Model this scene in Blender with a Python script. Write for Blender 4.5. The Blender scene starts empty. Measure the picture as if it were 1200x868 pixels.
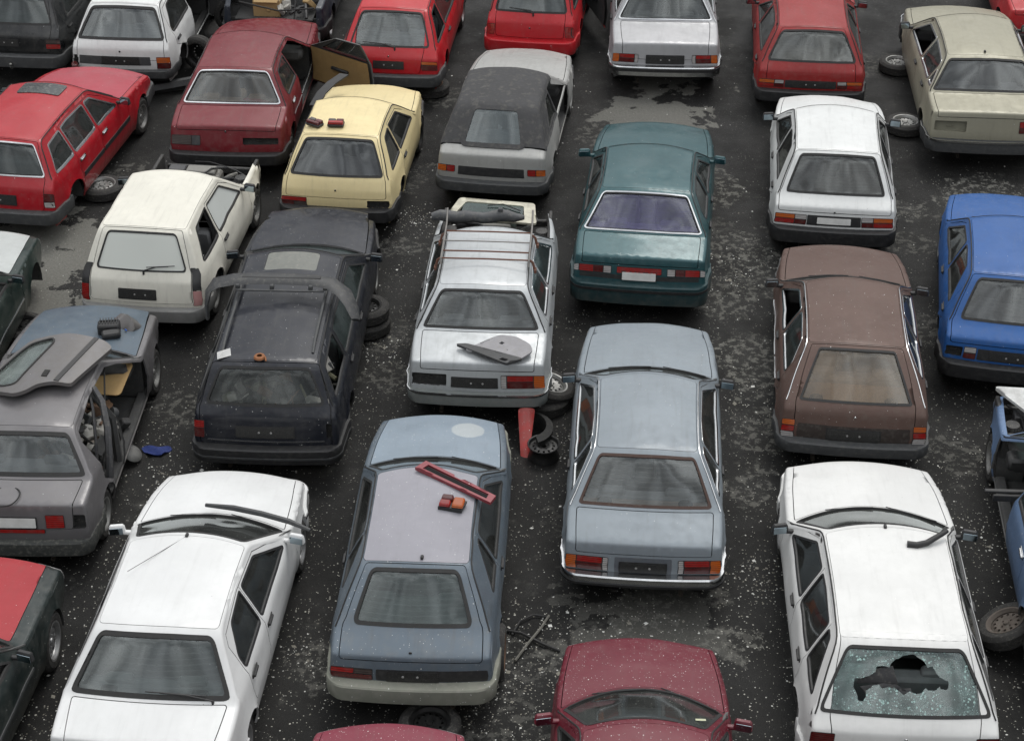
import bpy, bmesh, math, random
import numpy as np
from mathutils import Vector, Matrix, Euler
from mathutils.geometry import delaunay_2d_cdt

R = math.radians
scene = bpy.context.scene
COL = scene.collection
rnd = random.Random(7)

# ------------------------------------------------------------------ materials
_mats = {}
def new_mat(name):
    m = bpy.data.materials.new(name); m.use_nodes = True
    nt = m.node_tree
    for n in list(nt.nodes): nt.nodes.remove(n)
    return m, nt, nt.nodes, nt.links

def rgb(c): return (c[0], c[1], c[2], 1.0)

def noise(N, Lk, coord, scale, detail=4, rough=.55, off=(0, 0, 0), stretch=(1, 1, 1), dist=0):
    mp = N.new('ShaderNodeMapping'); mp.inputs['Location'].default_value = off; mp.inputs['Scale'].default_value = stretch
    Lk.new(coord, mp.inputs['Vector'])
    n = N.new('ShaderNodeTexNoise'); n.inputs['Scale'].default_value = scale
    n.inputs['Detail'].default_value = detail; n.inputs['Roughness'].default_value = rough
    n.inputs['Distortion'].default_value = dist
    Lk.new(mp.outputs[0], n.inputs['Vector'])
    return n.outputs['Fac']

def ramp(N, Lk, fac, lo, hi, a=0.0, b=1.0):
    r = N.new('ShaderNodeMapRange'); r.interpolation_type = 'SMOOTHSTEP'
    r.inputs['From Min'].default_value = lo; r.inputs['From Max'].default_value = hi
    r.inputs['To Min'].default_value = a; r.inputs['To Max'].default_value = b
    Lk.new(fac, r.inputs['Value']); return r.outputs[0]

def mixc(N, Lk, fac, a, b):
    m = N.new('ShaderNodeMix'); m.data_type = 'RGBA'
    if isinstance(fac, (int, float)): m.inputs[0].default_value = fac
    else: Lk.new(fac, m.inputs[0])
    for v, i in ((a, 6), (b, 7)):
        if isinstance(v, (tuple, list)): m.inputs[i].default_value = rgb(v)
        else: Lk.new(v, m.inputs[i])
    return m.outputs[2]

def mul(N, Lk, a, b, op='MULTIPLY'):
    m = N.new('ShaderNodeMath'); m.operation = op
    for v, i in ((a, 0), (b, 1)):
        if isinstance(v, (int, float)): m.inputs[i].default_value = v
        else: Lk.new(v, m.inputs[i])
    return m.outputs[0]

def specks(N, Lk, coord, scale, size, seed, thin=.5):
    """small scattered flecks: voronoi cells whose centre is close and whose random colour passes"""
    mp = N.new('ShaderNodeMapping'); mp.inputs['Location'].default_value = (seed * 3.1, seed * 1.7, seed)
    Lk.new(coord, mp.inputs['Vector'])
    v = N.new('ShaderNodeTexVoronoi'); v.inputs['Scale'].default_value = scale
    Lk.new(mp.outputs[0], v.inputs['Vector'])
    sep = N.new('ShaderNodeSeparateColor'); Lk.new(v.outputs['Color'], sep.inputs[0])
    # no two flecks the same size or shape
    wob = noise(N, Lk, coord, scale * 2.5, 1, .5, (seed, 2, 1))
    grow = mul(N, Lk, mul(N, Lk, mul(N, Lk, sep.outputs[1], sep.outputs[1]), .45, 'ADD'), mul(N, Lk, wob, .5, 'ADD'))
    d = ramp(N, Lk, mul(N, Lk, v.outputs['Distance'], grow, 'DIVIDE'), size * .75, size, 1, 0)
    k = mul(N, Lk, sep.outputs[0], thin, 'LESS_THAN')
    return mul(N, Lk, d, k)

def paint(name, col, dirt=.3, speck=.0, seed=0, rough=.38, metal=0.0, fade=.0, rust=0.0, coat=.35, blotch=None):
    key = ('paint', name)
    if key in _mats: return _mats[key]
    m, nt, N, K = new_mat(name)
    out = N.new('ShaderNodeOutputMaterial'); b = N.new('ShaderNodeBsdfPrincipled')
    tc = N.new('ShaderNodeTexCoord'); co = tc.outputs['Object']
    off = (seed * 7.3, seed * 3.9, seed * 5.1)
    big = noise(N, K, co, 1.3, 5, .6, off)
    fine = noise(N, K, co, 9, 6, .65, off)
    drip = noise(N, K, co, 5, 4, .6, off, (3.5, .35, .6))
    lighter = tuple(min(1, c * .88 + .12 * (sum(col) / 3) + .008) for c in col)
    darker = tuple(c * .9 for c in col)
    c1 = mixc(N, K, ramp(N, K, big, .35, .7), darker if not fade else col, lighter if fade else col)
    # dust and road grime
    dustmask = mul(N, K, ramp(N, K, fine, .42, .78), ramp(N, K, big, .3, .65, .3, 1))
    dustmask = mul(N, K, dustmask, dirt)
    c2 = mixc(N, K, mul(N, K, dustmask, .85), c1, (.24, .23, .205))
    streak = mul(N, K, ramp(N, K, drip, .50, .78), dirt * .9)
    c3 = mixc(N, K, streak, c2, (.10, .095, .085))
    sepz = N.new('ShaderNodeSeparateXYZ'); K.new(co, sepz.inputs[0])
    low = mul(N, K, ramp(N, K, sepz.outputs[2], .2, .55, 1, 0), ramp(N, K, fine, .3, .6, .25, .8))
    c3 = mixc(N, K, mul(N, K, low, min(1, dirt + .35)), c3, (.11, .10, .085))
    if rust > 0:
        rn = noise(N, K, co, 3.2, 7, .7, (off[1], off[0], off[2]))
        c3 = mixc(N, K, ramp(N, K, rn, .74 - rust * .1, .8 - rust * .08), c3, (.12, .05, .025))
    if blotch:
        for (bx, by, bz, br, bc) in blotch:
            vm = N.new('ShaderNodeVectorMath'); vm.operation = 'DISTANCE'; K.new(co, vm.inputs[0]); vm.inputs[1].default_value = (bx, by, bz)
            dd = mul(N, K, vm.outputs['Value'], mul(N, K, fine, .05), 'ADD')
            c3 = mixc(N, K, mul(N, K, ramp(N, K, dd, br, br + .03, 1, 0), .6), c3, bc)
    scr = noise(N, K, co, 6, 3, .7, (off[2], off[0], 4), (26, 1.2, 4))
    c3 = mixc(N, K, mul(N, K, ramp(N, K, scr, .70, .76), .35), c3, (.42, .41, .40) if sum(col) < 1.2 else (.25, .24, .22))
    dots = specks(N, K, co, 22, .08, seed, .05)
    c3 = mixc(N, K, mul(N, K, dots, .8), c3, (.06, .055, .05) if sum(col) > 1.2 else (.5, .5, .48))
    # small chips of paint
    if speck > 0:
        s1 = specks(N, K, co, 30, .12, seed + 1, speck * .7)
        s2 = specks(N, K, co, 60, .19, seed + 2, speck * .7)
        s2 = mul(N, K, s2, ramp(N, K, big, .35, .6, .3, 1))
        sm = mul(N, K, s1, s2, 'MAXIMUM')
        c3 = mixc(N, K, sm, c3, (.72, .72, .70))
    K.new(c3, b.inputs['Base Color'])
    K.new(ramp(N, K, fine, .3, .8, rough, min(1, rough + .28)), b.inputs['Roughness'])
    b.inputs['Metallic'].default_value = metal
    b.inputs['Coat Weight'].default_value = coat * .55; b.inputs['Specular IOR Level'].default_value = .38
    b.inputs['Coat Roughness'].default_value = .12
    # faint dents and waviness
    bp = N.new('ShaderNodeBump'); bp.inputs['Strength'].default_value = .2; bp.inputs['Distance'].default_value = .012
    K.new(noise(N, K, co, 2.1, 2, .5, off), bp.inputs['Height'])
    K.new(bp.outputs[0], b.inputs['Normal']); K.new(bp.outputs[0], b.inputs['Coat Normal'])
    # dull unpainted inside of the sheet metal
    inn = N.new('ShaderNodeBsdfPrincipled'); inn.inputs['Base Color'].default_value = (.10, .10, .098, 1); inn.inputs['Roughness'].default_value = .9
    g = N.new('ShaderNodeNewGeometry'); mx = N.new('ShaderNodeMixShader')
    K.new(g.outputs['Backfacing'], mx.inputs[0]); K.new(b.outputs[0], mx.inputs[1]); K.new(inn.outputs[0], mx.inputs[2])
    K.new(mx.outputs[0], out.inputs[0])
    _mats[key] = m
    return m

def plain(name, col, rough=.6, metal=0.0, var=.25, scale=8, coat=0, speck=0, bump=0, dust=.15, emit=None):
    key = ('plain', name)
    if key in _mats: return _mats[key]
    m, nt, N, K = new_mat(name)
    out = N.new('ShaderNodeOutputMaterial'); b = N.new('ShaderNodeBsdfPrincipled')
    tc = N.new('ShaderNodeTexCoord'); co = tc.outputs['Object']
    n1 = noise(N, K, co, scale, 5, .6)
    c = mixc(N, K, n1, tuple(x * (1 - var) for x in col), tuple(min(1, x * (1 + var)) for x in col))
    n2 = noise(N, K, co, scale * 2.7, 5, .65, (3, 1, 2))
    c = mixc(N, K, mul(N, K, ramp(N, K, n2, .45, .75), dust), c, (.26, .25, .22))
    if speck:
        c = mixc(N, K, specks(N, K, co, 40, .2, 3, speck), c, (.68, .68, .66))
    K.new(c, b.inputs['Base Color']); b.inputs['Metallic'].default_value = metal
    K.new(ramp(N, K, n2, .3, .7, rough * .85, min(1, rough * 1.2)), b.inputs['Roughness'])
    b.inputs['Coat Weight'].default_value = coat
    if bump:
        bp = N.new('ShaderNodeBump'); bp.inputs['Strength'].default_value = .5; bp.inputs['Distance'].default_value = bump
        K.new(n2, bp.inputs['Height']); K.new(bp.outputs[0], b.inputs['Normal'])
    K.new(b.outputs[0], out.inputs[0])
    _mats[key] = m
    return m

def glass(name, tint=(.55, .6, .58), dust=.2, dustcol=(.33, .34, .32), refl=.07, speck=0.0, seed=0, lines=False, rough=.06, craze=0):
    key = ('glass', name)
    if key in _mats: return _mats[key]
    m, nt, N, K = new_mat(name)
    out = N.new('ShaderNodeOutputMaterial')
    tc = N.new('ShaderNodeTexCoord'); co = tc.outputs['Object']
    tr = N.new('ShaderNodeBsdfTransparent'); tr.inputs[0].default_value = rgb(tint)
    gl = N.new('ShaderNodeBsdfGlossy'); gl.inputs['Roughness'].default_value = rough; gl.inputs['Color'].default_value = (.92, .97, .97, 1)
    df = N.new('ShaderNodeBsdfDiffuse'); df.inputs['Color'].default_value = rgb(dustcol)
    fr = N.new('ShaderNodeFresnel'); fr.inputs['IOR'].default_value = 1.55
    fac = mul(N, K, fr.outputs[0], refl, 'ADD')
    bp = N.new('ShaderNodeBump'); bp.inputs['Strength'].default_value = .25; bp.inputs['Distance'].default_value = .02
    K.new(noise(N, K, co, 1.6, 1, .5, (seed * 2.3, 0, 0)), bp.inputs['Height'])
    K.new(bp.outputs[0], gl.inputs['Normal'])
    m1 = N.new('ShaderNodeMixShader'); K.new(fac, m1.inputs[0]); K.new(tr.outputs[0], m1.inputs[1]); K.new(gl.outputs[0], m1.inputs[2])
    n1 = noise(N, K, co, 2.2, 6, .65, (seed * 5.1, seed, 0)); n2 = noise(N, K, co, 14, 5, .7, (seed, 0, 0))
    dm = mul(N, K, ramp(N, K, n1, .3, .75, .45 if dust < .8 else .9, 1.2), ramp(N, K, n2, .2, .8, .7, 1.15))
    dm = mul(N, K, dm, dust)
    if lines:
        w = N.new('ShaderNodeTexWave'); w.wave_type = 'BANDS'; w.bands_direction = 'Z'; w.inputs['Scale'].default_value = 9.0
        K.new(co, w.inputs['Vector'])
        dm = mul(N, K, dm, ramp(N, K, w.outputs['Fac'], .86, .98, 0, .10), 'ADD')
    if speck:
        s1 = specks(N, K, co, 34, .17, seed + 4, speck)
        dm = mul(N, K, dm, s1, 'MAXIMUM')
    if craze:
        v = N.new('ShaderNodeTexVoronoi'); v.feature = 'DISTANCE_TO_EDGE'; v.inputs['Scale'].default_value = 70; K.new(co, v.inputs['Vector'])
        e = ramp(N, K, v.outputs['Distance'], .03, .09, craze, 0); e = mul(N, K, e, ramp(N, K, noise(N, K, co, 5, 4, .7, (9, 3, 1)), .42, .60, .25, 1))
        s2 = specks(N, K, co, 52, .50, 8, .55); s2 = mul(N, K, s2, ramp(N, K, noise(N, K, co, 4, 3, .6, (2, 3, 7)), .40, .58, .1, .9))
        dm = mul(N, K, mul(N, K, dm, e, 'MAXIMUM'), s2, 'MAXIMUM')
    m2 = N.new('ShaderNodeMixShader'); K.new(dm, m2.inputs[0]); K.new(m1.outputs[0], m2.inputs[1]); K.new(df.outputs[0], m2.inputs[2])
    K.new(m2.outputs[0], out.inputs[0])
    _mats[key] = m
    return m

def lens(name, col):
    key = ('lens', name)
    if key in _mats: return _mats[key]
    m, nt, N, K = new_mat(name)
    out = N.new('ShaderNodeOutputMaterial'); b = N.new('ShaderNodeBsdfPrincipled')
    tc = N.new('ShaderNodeTexCoord'); co = tc.outputs['Object']
    w = N.new('ShaderNodeTexWave'); w.bands_direction = 'Z'; w.inputs['Scale'].default_value = 14; K.new(co, w.inputs['Vector'])
    n = noise(N, K, co, 12, 4)
    c = mixc(N, K, ramp(N, K, w.outputs['Fac'], .3, .7), tuple(x * .55 for x in col), col)
    c = mixc(N, K, mul(N, K, ramp(N, K, n, .4, .8), .35), c, (.12, .10, .09))
    K.new(c, b.inputs['Base Color']); b.inputs['Roughness'].default_value = .22; b.inputs['Coat Weight'].default_value = .4
    K.new(b.outputs[0], out.inputs[0]); _mats[key] = m
    return m

BLACK = plain('black_plastic', (.018, .018, .019), .55, var=.3, dust=.08)
RUBBER = plain('rubber_seal', (.016, .016, .016), .7, dust=.08)
GREYPL = plain('grey_plastic', (.048, .050, .052), .6, dust=.16)
CHROME = plain('chrome_trim', (.55, .56, .57), .22, 1.0, var=.2, dust=.2)
TYRE = plain('tyre_rubber', (.024, .023, .022), .85, dust=.3, bump=.004, scale=14)
STEEL = plain('wheel_steel', (.27, .27, .26), .5, .5, dust=.35)
ALLOY = plain('wheel_alloy', (.42, .42, .42), .38, .7, dust=.3)
DARKSTEEL = plain('dark_steel', (.02, .02, .02), .45, .3, dust=.06)
RUSTY = plain('rusty_steel', (.11, .06, .035), .9, dust=.3, scale=14)
CABIN = plain('cabin_trim', (.05, .05, .05), .85)
SEATG = plain('seat_grey', (.26, .265, .27), .9, var=.3)
SEATT = plain('seat_tan', (.40, .31, .21), .9, var=.2)
PLATEB = plain('plate_black', (.02, .02, .02), .4, dust=.15, scale=30, var=.4)
PLATEW = plain('plate_white', (.62, .62, .6), .5, dust=.15)
LRED = lens('lens_red', (.33, .018, .016)); LDRED = lens('lens_dark_red', (.10, .012, .012))
LORA = lens('lens_orange', (.55, .12, .02)); LWHI = lens('lens_clear', (.45, .43, .42)); LSMK = lens('lens_smoke', (.07, .055, .05))
ENGINE = plain('engine_black', (.02, .02, .02), .6, dust=.4, scale=20)
ENGALU = plain('engine_alloy', (.20, .195, .18), .6, .4, dust=.5, scale=20)
CARD = plain('cardboard', (.36, .24, .11), .9, var=.15, dust=.1)

# ------------------------------------------------------------------ mesh builder
class MB:
    def __init__(s): s.v = []; s.f = []; s.mi = []
    def add(s, vs, fs, mi=0):
        o = len(s.v); s.v += [tuple(map(float, p)) for p in vs]; s.f += [tuple(i + o for i in f) for f in fs]; s.mi += [mi] * len(fs)
        return s
    def hull(s, pts, mi=0):
        bm = bmesh.new()
        for p in pts: bm.verts.new(p)
        r = bmesh.ops.convex_hull(bm, input=bm.verts)
        for e in set(g for g in r['geom_interior'] + r['geom_unused'] if isinstance(g, bmesh.types.BMVert)): bm.verts.remove(e)
        bm.verts.index_update()
        s.add([v.co for v in bm.verts], [[v.index for v in f.verts] for f in bm.faces], mi); bm.free(); return s
    def box(s, c, size, b=.01, rot=(0, 0, 0), mi=0, top=(1, 1)):
        hx, hy, hz = [q / 2 for q in size]; b = min(b, hx * .49, hy * .49, hz * .49); M = Euler(rot).to_matrix(); c = Vector(c); pts = []
        for sx in (-1, 1):
            for sy in (-1, 1):
                for sz in (-1, 1):
                    tx, ty = (top if sz > 0 else (1, 1))
                    for q in ((hx - b, hy - b, hz), (hx - b, hy, hz - b), (hx, hy - b, hz - b)):
                        pts.append(c + M @ Vector((sx * q[0] * tx, sy * q[1] * ty, sz * q[2])))
        return s.hull(pts, mi)
    def tube(s, path, r, n=8, mi=0, closed=False, cap=True):
        P = [Vector(p) for p in path]; rs = r if isinstance(r, (list, tuple)) else [r] * len(P)
        rings = []; up = Vector((0, 0, 1))
        for i, p in enumerate(P):
            a = P[i - 1] if (i > 0 or closed) else P[i]; b = P[(i + 1) % len(P)] if (i < len(P) - 1 or closed) else P[i]
            t = (b - a).normalized(); x = t.cross(up)
            if x.length < .05: x = t.cross(Vector((1, 0, 0)))
            x.normalize(); y = x.cross(t)
            rings.append([p + (x * math.cos(2 * math.pi * k / n) + y * math.sin(2 * math.pi * k / n)) * rs[i] for k in range(n)])
        vs = [q for rg in rings for q in rg]; fs = []; m = len(rings)
        for i in range(m if closed else m - 1):
            for k in range(n):
                j = (i + 1) % m
                fs.append((i * n + k, i * n + (k + 1) % n, j * n + (k + 1) % n, j * n + k))
        if cap and not closed: fs += [tuple(range(n)), tuple(range((m - 1) * n, m * n))[::-1]]
        return s.add(vs, fs, mi)
    def sweep(s, path, prof, mi=0):
        """prof: list of (outward, up); path: list of (point, outward vector)"""
        n = len(prof); vs = []
        for p, o in path:
            p = Vector(p); o = Vector(o)
            vs += [p + o * a + Vector((0, 0, b)) for a, b in prof]
        m = len(path); fs = []
        for i in range(m - 1):
            for k in range(n):
                fs.append((i * n + k, (i + 1) * n + k, (i + 1) * n + (k + 1) % n, i * n + (k + 1) % n))
        fs += [tuple(range(n)), tuple(range((m - 1) * n, m * n))[::-1]]
        return s.add(vs, fs, mi)
    def lathe(s, prof, M, n=32, mi=0, closed=False):
        """prof: (radius, axial) pairs, axis = local x of matrix M"""
        vs = []
        for k in range(n):
            a = 2 * math.pi * k / n
            for r, x in prof: vs.append(M @ Vector((x, r * math.cos(a), r * math.sin(a))))
        m = len(prof); fs = []
        for k in range(n):
            j = (k + 1) % n
            for i in range(m if closed else m - 1):
                i2 = (i + 1) % m
                fs.append((k * m + i, k * m + i2, j * m + i2, j * m + i))
        return s.add(vs, fs, mi)
    def build(s, name, mats, parent=None, smooth=38, weld=0, recalc=True, loc=None, rot=None):
        me = bpy.data.meshes.new(name)
        bm = bmesh.new()
        bv = [bm.verts.new(p) for p in s.v]
        for f, mi in zip(s.f, s.mi):
            if len(set(f)) < 3: continue
            try: fc = bm.faces.new([bv[i] for i in f]); fc.material_index = mi; fc.smooth = True
            except ValueError: pass
        if weld: bmesh.ops.remove_doubles(bm, verts=bm.verts, dist=weld)
        if recalc: bmesh.ops.recalc_face_normals(bm, faces=bm.faces)
        bm.to_mesh(me); bm.free()
        if not isinstance(mats, (list, tuple)): mats = [mats]
        for m in mats: me.materials.append(m)
        if smooth: me.set_sharp_from_angle(angle=R(smooth))
        o = bpy.data.objects.new(name, me); COL.objects.link(o)
        if parent is not None: o.parent = parent
        if loc is not None: o.location = loc
        if rot is not None: o.rotation_euler = rot
        return o

def tag(o, label=None, cat=None, group=None, kind=None):
    for k, v in (('label', label), ('category', cat), ('group', group), ('kind', kind)):
        if v: o[k] = v
    return o

# ------------------------------------------------------------------ 2-D polygon tools
def fillet(poly, r, n=5):
    P = [np.array(p, float) for p in poly]; out = []; m = len(P)
    for i in range(m):
        ri = r[i] if isinstance(r, (list, tuple)) else r
        a, b, c = P[i - 1], P[i], P[(i + 1) % m]
        la, lc = np.linalg.norm(a - b), np.linalg.norm(c - b)
        if ri <= 1e-4 or la < 1e-6 or lc < 1e-6: out.append(tuple(b)); continue
        ua, uc = (a - b) / la, (c - b) / lc; d = min(ri, la * .45, lc * .45)
        p0, p2 = b + ua * d, b + uc * d
        for k in range(n + 1):
            t = k / n; q = (1 - t) ** 2 * p0 + 2 * t * (1 - t) * (b * .85 + (p0 + p2) / 2 * .15) + t * t * p2
            out.append(tuple(q))
    return out
def area(poly):
    return sum(poly[i - 1][0] * poly[i][1] - poly[i][0] * poly[i - 1][1] for i in range(len(poly))) / 2
def offset(poly, d):
    """d>0 grows the polygon"""
    P = np.array(poly, float); sg = 1 if area(poly) > 0 else -1; m = len(P); out = []
    for i in range(m):
        a, b, c = P[i - 1], P[i], P[(i + 1) % m]
        e1, e2 = b - a, c - b; l1, l2 = np.linalg.norm(e1), np.linalg.norm(e2)
        if l1 < 1e-7 or l2 < 1e-7: out.append(tuple(b)); continue
        n1 = np.array((e1[1], -e1[0])) / l1 * sg; n2 = np.array((e2[1], -e2[0])) / l2 * sg
        k = n1 + n2; kk = k.dot(n1)
        out.append(tuple(b + k / max(kk, .35) * d))
    return out
def clip(poly, p, n):
    p = np.array(p, float); n = np.array(n, float); out = []; m = len(poly)
    for i in range(m):
        a, b = np.array(poly[i - 1], float), np.array(poly[i], float); da, db = (a - p).dot(n), (b - p).dot(n)
        if (da >= 0) != (db >= 0): out.append(tuple(a + (b - a) * da / (da - db)))
        if db >= 0: out.append(tuple(b))
    return out
def densify(poly, h, closed=True):
    out = []; m = len(poly)
    for i in range(m if closed else m - 1):
        a, b = np.array(poly[i], float), np.array(poly[(i + 1) % m], float)
        k = max(1, int(math.ceil(np.linalg.norm(b - a) / h)))
        for j in range(k): out.append(tuple(a + (b - a) * j / k))
    return out
def inside(pts, poly):
    pts = np.asarray(pts, float); P = np.asarray(poly, float); x, y = pts[:, 0], pts[:, 1]
    r = np.zeros(len(pts), bool); j = len(P) - 1
    for i in range(len(P)):
        xi, yi, xj, yj = P[i][0], P[i][1], P[j][0], P[j][1]
        if yi != yj:
            c = ((yi > y) != (yj > y)) & (x < (xj - xi) * (y - yi) / (yj - yi) + xi); r ^= c
        j = i
    return r
def fill2d(outer, holes=(), h=.07, dense=True, extra=None):
    """returns (points, triangles, loops) of a polygon with holes, with inner points on a grid"""
    loops = [densify(outer, h * .8) if dense else list(outer)] + [densify(q, h * .8) for q in holes]
    B = np.array([p for lp in loops for p in lp])
    O = np.array(loops[0]); mn, mx = O.min(0), O.max(0)
    xs = np.arange(mn[0] + h * .5, mx[0], h); ys = np.arange(mn[1] + h * .5, mx[1], h)
    G = np.array([(x + (h * .5 if k % 2 else 0), y) for k, y in enumerate(ys) for x in xs]) if len(xs) and len(ys) else np.zeros((0, 2))
    if extra is not None and len(extra):
        E = np.array(extra)
        if len(G):
            d = np.array([np.min(np.hypot(*(E - g).T)) for g in G]); G = G[d > h * .35]
        G = np.vstack([G, E]) if len(G) else E
    if len(G):
        k = inside(G, loops[0])
        for lp in loops[1:]: k &= ~inside(G, lp)
        G = G[k]
        if len(G):
            d = np.array([np.min(np.hypot(*(B - g).T)) for g in G]); G = G[d > (h * .3 if extra is None else h * .13)]
    verts = [tuple(p) for p in B] + [tuple(p) for p in G]
    edges = []; o = 0
    for lp in loops:
        n = len(lp); edges += [(o + i, o + (i + 1) % n) for i in range(n)]; o += n
    V, E_, F, ov, oe, of = delaunay_2d_cdt([Vector(p) for p in verts], edges, [], 0, 1e-6)
    V = np.array([(p[0], p[1]) for p in V])
    cen = np.array([V[list(f)].mean(0) for f in F]); k = inside(cen, loops[0])
    for lp in loops[1:]: k &= ~inside(cen, lp)
    F = [tuple(f) for f, q in zip(F, k) if q]
    back = {}
    for i, l in enumerate(ov):
        for q in l: back[q] = i
    li = []; o = 0
    for lp in loops: li.append([back[o + i] for i in range(len(lp))]); o += len(lp)
    return V, F, li

# ------------------------------------------------------------------ the car body
class Skin:
    """panelled sheet-metal skin of one car; lengths in metres, y from the rear bumper forwards"""
    def __init__(s, W, L, yl, yb, yr, yf, yc, z, rw=.68, edge=.042, lipr=.045, wind=None, nose=None, zlow=.27, crown=1.0, zmid=None, bow=.15):
        zl, zb, zr, zc, zn = z
        yl, yb, yr, yf, yc = yl + .02, yb + .055, yr + .035, yf - .06, yc - bow
        s.W, s.L, s.rw, s.r = W, L, rw, edge
        s.yl, s.yb, s.yr, s.yf, s.yc, s.z = yl, yb, yr, yf, yc, z
        s.ywr, s.ywf = .70, L - .76
        s.arch = .335
        ym = (yr + yf) / 2
        # control points: y, z, fillet length, crown
        CP = [(.05, zlow, 0, .03), (.0, .5, .12, .035), (yl, zl, lipr, .03), (yb, zb, .05, .028), (yr, zr, .11, .045 * crown),
              (ym, zr + .028, .35, .05 * crown), (yf, zr - .005, .10, .045 * crown), (yc, zc, .05, .035),
              ((yc + L) / 2, (zc + zn) / 2 + .022, .25, .03), (L - .07, zn, .09, .045), (L, .5, .12, .07), (L - .05, zlow - .03, 0, .07)]
        if zmid: CP.insert(2, (.0 + yl * .3, zmid, .1, .035))
        s.off = 1 if zmid else 0
        V = [np.array(c[:2]) for c in CP]
        d = []
        for i, c in enumerate(CP): d.append(edge + c[3])
        # inner control polygon (the shoulder line where the top meets the sides)
        I = []
        for i in range(len(V)):
            if i == 0: e = V[1] - V[0]; n = np.array((-e[1], e[0])); n = -n / np.linalg.norm(n); 
            elif i == len(V) - 1: e = V[-1] - V[-2]; n = -np.array((-e[1], e[0])) / np.linalg.norm(e)
            else:
                e1 = V[i] - V[i - 1]; e2 = V[i + 1] - V[i]; e1 /= np.linalg.norm(e1); e2 /= np.linalg.norm(e2)
                n1 = -np.array((-e1[1], e1[0])); n2 = -np.array((-e2[1], e2[0])); k = n1 + n2; n = k / max(k.dot(n1), .5)
            # path runs rear-bottom -> up -> forward; interior lies to the right of the direction
            I.append(V[i] + n * d[i])
        s.P, s.E, s.C, s.key = [], [], [], []
        for i in range(len(V)):
            dd = CP[i][2]
            if i > 0:
                n = max(1, int(math.ceil(np.linalg.norm(V[i] - V[i - 1]) / .06)))
                pa, ea = s.P[-1], s.E[-1]
                pb, eb = s._cut(V, i, -1, dd), s._cut(I, i, -1, dd)
                for k in range(1, n + 1):
                    t = k / n; s.P.append(pa + (pb - pa) * t); s.E.append(ea + (eb - ea) * t)
                    s.C.append(CP[i - 1][3] + (CP[i][3] - CP[i - 1][3]) * t)
            else: s.P.append(V[0]); s.E.append(I[0]); s.C.append(CP[0][3])
            k0 = len(s.P) - 1
            if 0 < i < len(V) - 1 and dd > 0:
                p0, p2, e0, e2 = s.P[-1], s._cut(V, i, 1, dd), s.E[-1], s._cut(I, i, 1, dd)
                for k in range(1, 6):
                    t = k / 5
                    s.P.append((1 - t) ** 2 * p0 + 2 * t * (1 - t) * V[i] + t * t * p2); s.E.append((1 - t) ** 2 * e0 + 2 * t * (1 - t) * I[i] + t * t * e2); s.C.append(CP[i][3])
            s.key.append((k0 + len(s.P) - 1) / 2)
        s.P = np.array(s.P); s.E = np.array(s.E); s.C = np.array(s.C)
        s.S = np.concatenate([[0], np.cumsum(np.hypot(*np.diff(s.P, axis=0).T))])
        s.sk = np.interp(s.key, range(len(s.S)), s.S)
        o = s.off
        s.s_lip, s.s_b, s.s_r, s.s_f, s.s_c, s.s_n = [s.sk[i + o] for i in (2, 3, 4, 6, 7, 9)]
        rd = random.Random(int(W * 1000 + L * 777 + yb * 100))
        s.dents = [(rd.uniform(0, L), rd.uniform(-W / 2, W / 2), rd.uniform(.5, 1.1), rd.uniform(.07, .22), rd.uniform(.003, .010) * (1 if rd.random() < .8 else -.5)) for _ in range(22)]
        s.bow_s = [0, s.s_lip, s.s_b, s.s_r, (s.s_r + s.s_f) / 2, s.s_f, s.s_c, s.s_n, s.S[-1]]
        s.bow_v = [-.0, -.02, -.055, -.035, 0, .06, bow, .05, .0]
        s.belt_pts = ((yb, zb - .035), (yc, zc - .035))
        s.Wh = W / 2
    def _cut(s, V, i, sg, d):
        j = i + sg
        if d <= 0 or j < 0 or j >= len(V) or i in (0, len(V) - 1): return np.array(V[i], float)
        e = V[j] - V[i]; l = np.linalg.norm(e); return V[i] + e / l * min(d, l * .45)
    def belt(s, y):
        (y0, z0), (y1, z1) = s.belt_pts; return z0 + (z1 - z0) * min(1, max(0, (y - y0) / (y1 - y0)))
    def X(s, y, z):
        w = s.W / 2
        if y < .7: w -= .045 * ((.7 - y) / .7) ** 2
        if s.L - 1.3 < y <= s.L - .9: w -= .05 * ((y - s.L + 1.3) / .9)
        if y > s.L - .9: w -= .05 * min(1, max(0, (y - s.L + 1.3) / .9)) + .09 * ((y - s.L + .9) / .9) ** 2
        b = s.belt(y)
        if z <= b:
            w -= .035 * max(0, (z - .58) / (b - .58 + 1e-6)) ** 2
            if z < .5: w -= .05 * ((.5 - z) / .28) ** 2
            if z < .60: w += .012 * max(0, 1 - abs(z - .56) / .045)
        else:
            h = (s.z[2] - .09) - b; t = (z - b) / h
            w0 = w - .035; wr = s.W / 2 * s.rw
            k = min(1, (z - b) / .03)
            w = w0 - .014 * k * k * (3 - 2 * k) + (wr - w0 + .014) * (.92 * t + .08 * t * t)
        for yw in (s.ywr, s.ywf):
            dd = math.hypot(y - yw, z - .30) - s.arch
            if z <= b and dd > -.02: w += .02 * math.exp(-(dd / .05) ** 2)
        return w
    def at(s, sv):
        return (np.array([np.interp(sv, s.S, s.P[:, k]) for k in (0, 1)]), np.array([np.interp(sv, s.S, s.E[:, k]) for k in (0, 1)]), np.interp(sv, s.S, s.C))
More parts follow.
